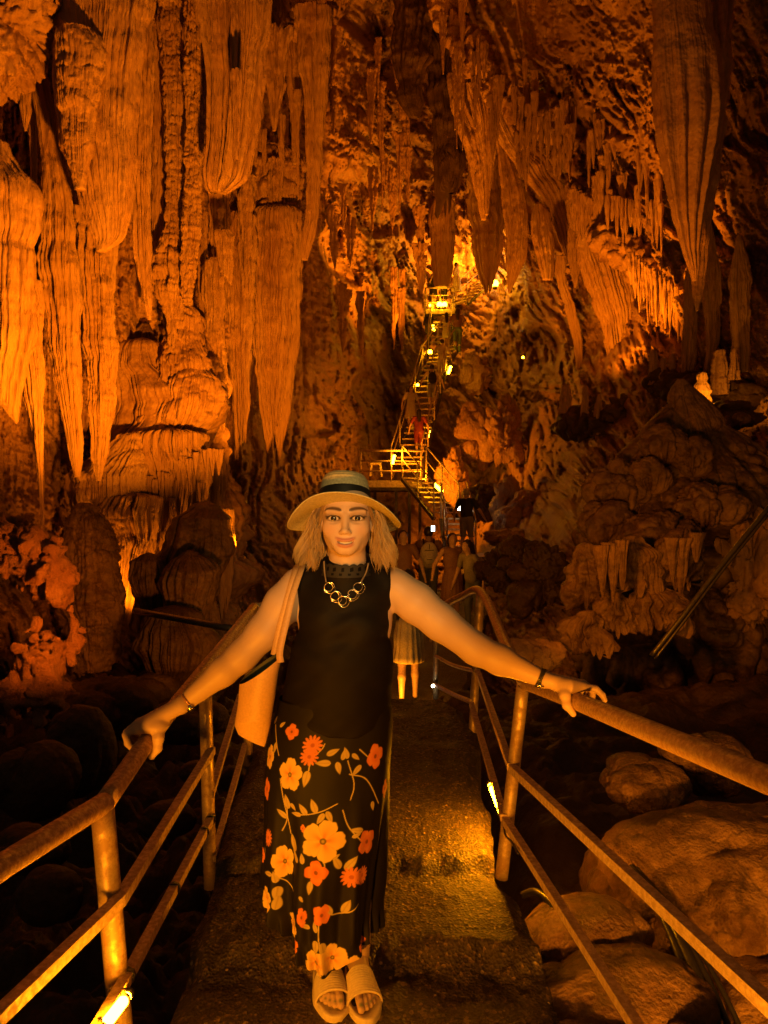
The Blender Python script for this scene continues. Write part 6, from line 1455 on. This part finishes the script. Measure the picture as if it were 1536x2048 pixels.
visitor(838, 912, 25.8, 'visitor in red top and red shorts, long dark hair, climbing from the platform', 1.62, PI, 'red_cloth', 'red_cloth', shorts=True, stride=.12, arms=((.1, .1), (.1, .1)))
visitor(822, 862, 27.4, 'visitor in pale patterned dress on the left side of the long flight', 1.66, .4, 'cream_cloth', 'cream_cloth', dress=.45, stride=.05)
_, T_ = visitor(864, 820, 28.3, 'visitor in pale shirt with black backpack, halfway up the long flight', 1.72, PI, 'cream_cloth', 'grey_cloth', shorts=True, long=False, stride=.14, arms=((.16, .1), (.16, .1)))
pack(T_, 'black backpack on the visitor in pale shirt halfway up', 'black_cloth')
visitor(884, 762, 29.6, 'slim visitor in cream clothes gripping the rail above the black backpack', 1.66, PI, 'cream_cloth', 'cream_cloth', stride=.16, long=False)
visitor(893, 702, 31.2, 'visitor in pink-beige top below the high platform', 1.6, PI, 'cream_cloth', 'cream_cloth', dress=.35, stride=.1, sleeve=False)
visitor(915, 706, 30.8, 'tall visitor with big black hair and green trousers near the top of the stairs', 1.85, PI, 'brown_cloth', 'green_cloth', stride=.16)
visitor(867, 618, 33.7, 'dark-clothed visitor with bare legs at the left of the high platform', 1.62, .3, 'black_cloth', 'black_cloth', dress=.3, arms=((.1, .9), (.1, .2)))
_, T_ = visitor(887, 618, 33.8, 'dark-clothed visitor seen from behind on the high platform', 1.68, PI, 'black_cloth', 'black_cloth', shorts=True)
bg_ = Sdf(); bg_.ell((0, .15, 1.02), (.14, .06, .08), .02); V_, f_ = bg_.mesh((-.3, 0, .8), (.3, .3, 1.3), .015); tag(obj('waist_bag', T_(V_), [f_], M['red_cloth']), 'red waist bag on the visitor seen from behind up on the high platform', 'bag')
visitor(913, 600, 33.9, 'visitor in cream dress leaning on the slanting top rails', 1.7, 1.2, 'cream_cloth', 'cream_cloth', dress=.55, long=False)
visitor(933, 1110, 19.0, 'grey-haired visitor in dark clothes on the low landing, legs lit', 1.70, PI - .5, 'black_cloth', 'grey_cloth', 'grey_hair', shorts=True, long=False, arms=((.14, .2), (.14, .2)))
r_, T_ = visitor(857, 1236, 14.2, 'visitor raising a phone, white backpack on the back', 1.74, PI, 'brown_cloth', 'denim', 'dark_hair', long=False, arms=((.12, 0), (.1, 1.0)), res=.016)
pack(T_, 'white backpack with dark zips on the visitor raising a phone', 'white_canvas', s_=1.1)
ph = empty('phone', P(866, 1062, 13.8), 'lit phone screen held up by the visitor with the white backpack', 'phone')
MB().box(P(866, 1057, 13.8), (.075, .010, .12)).build('case', M['black_cloth'], ph); MB().box(P(866, 1057, 13.8) - [0, .0068, 0], (.066, .002, .105)).build('screen', glow('screen_glow', (.75, .95, 1.0), 5.0), ph)
visitor(905, 1252, 13.0, 'visitor in red-brown dress facing the woman, beside the white backpack', 1.62, .15, 'brown_cloth', 'brown_cloth', dress=.45, sleeve=False, arms=((.14, .25), (.14, .1)), res=.016)
visitor(806, 1250, 13.2, 'visitor half hidden behind the hair of the woman in the hat', 1.68, .2, 'brown_cloth', 'denim', long=False, res=.018)
visitor(948, 1262, 12.6, 'dark-clothed visitor bending beside the far railing post', 1.55, -.9, 'grey_cloth', 'denim', lean=.25, res=.018)
visitor(817, 1400, 9.0, 'visitor in black top and straw-coloured skirt right behind the woman, legs lit', 1.58, PI, 'black_cloth', 'straw_cloth', dress=.42, stride=.10, arms=((.05, 0), (.05, 0)), res=.014, sleeve=False)
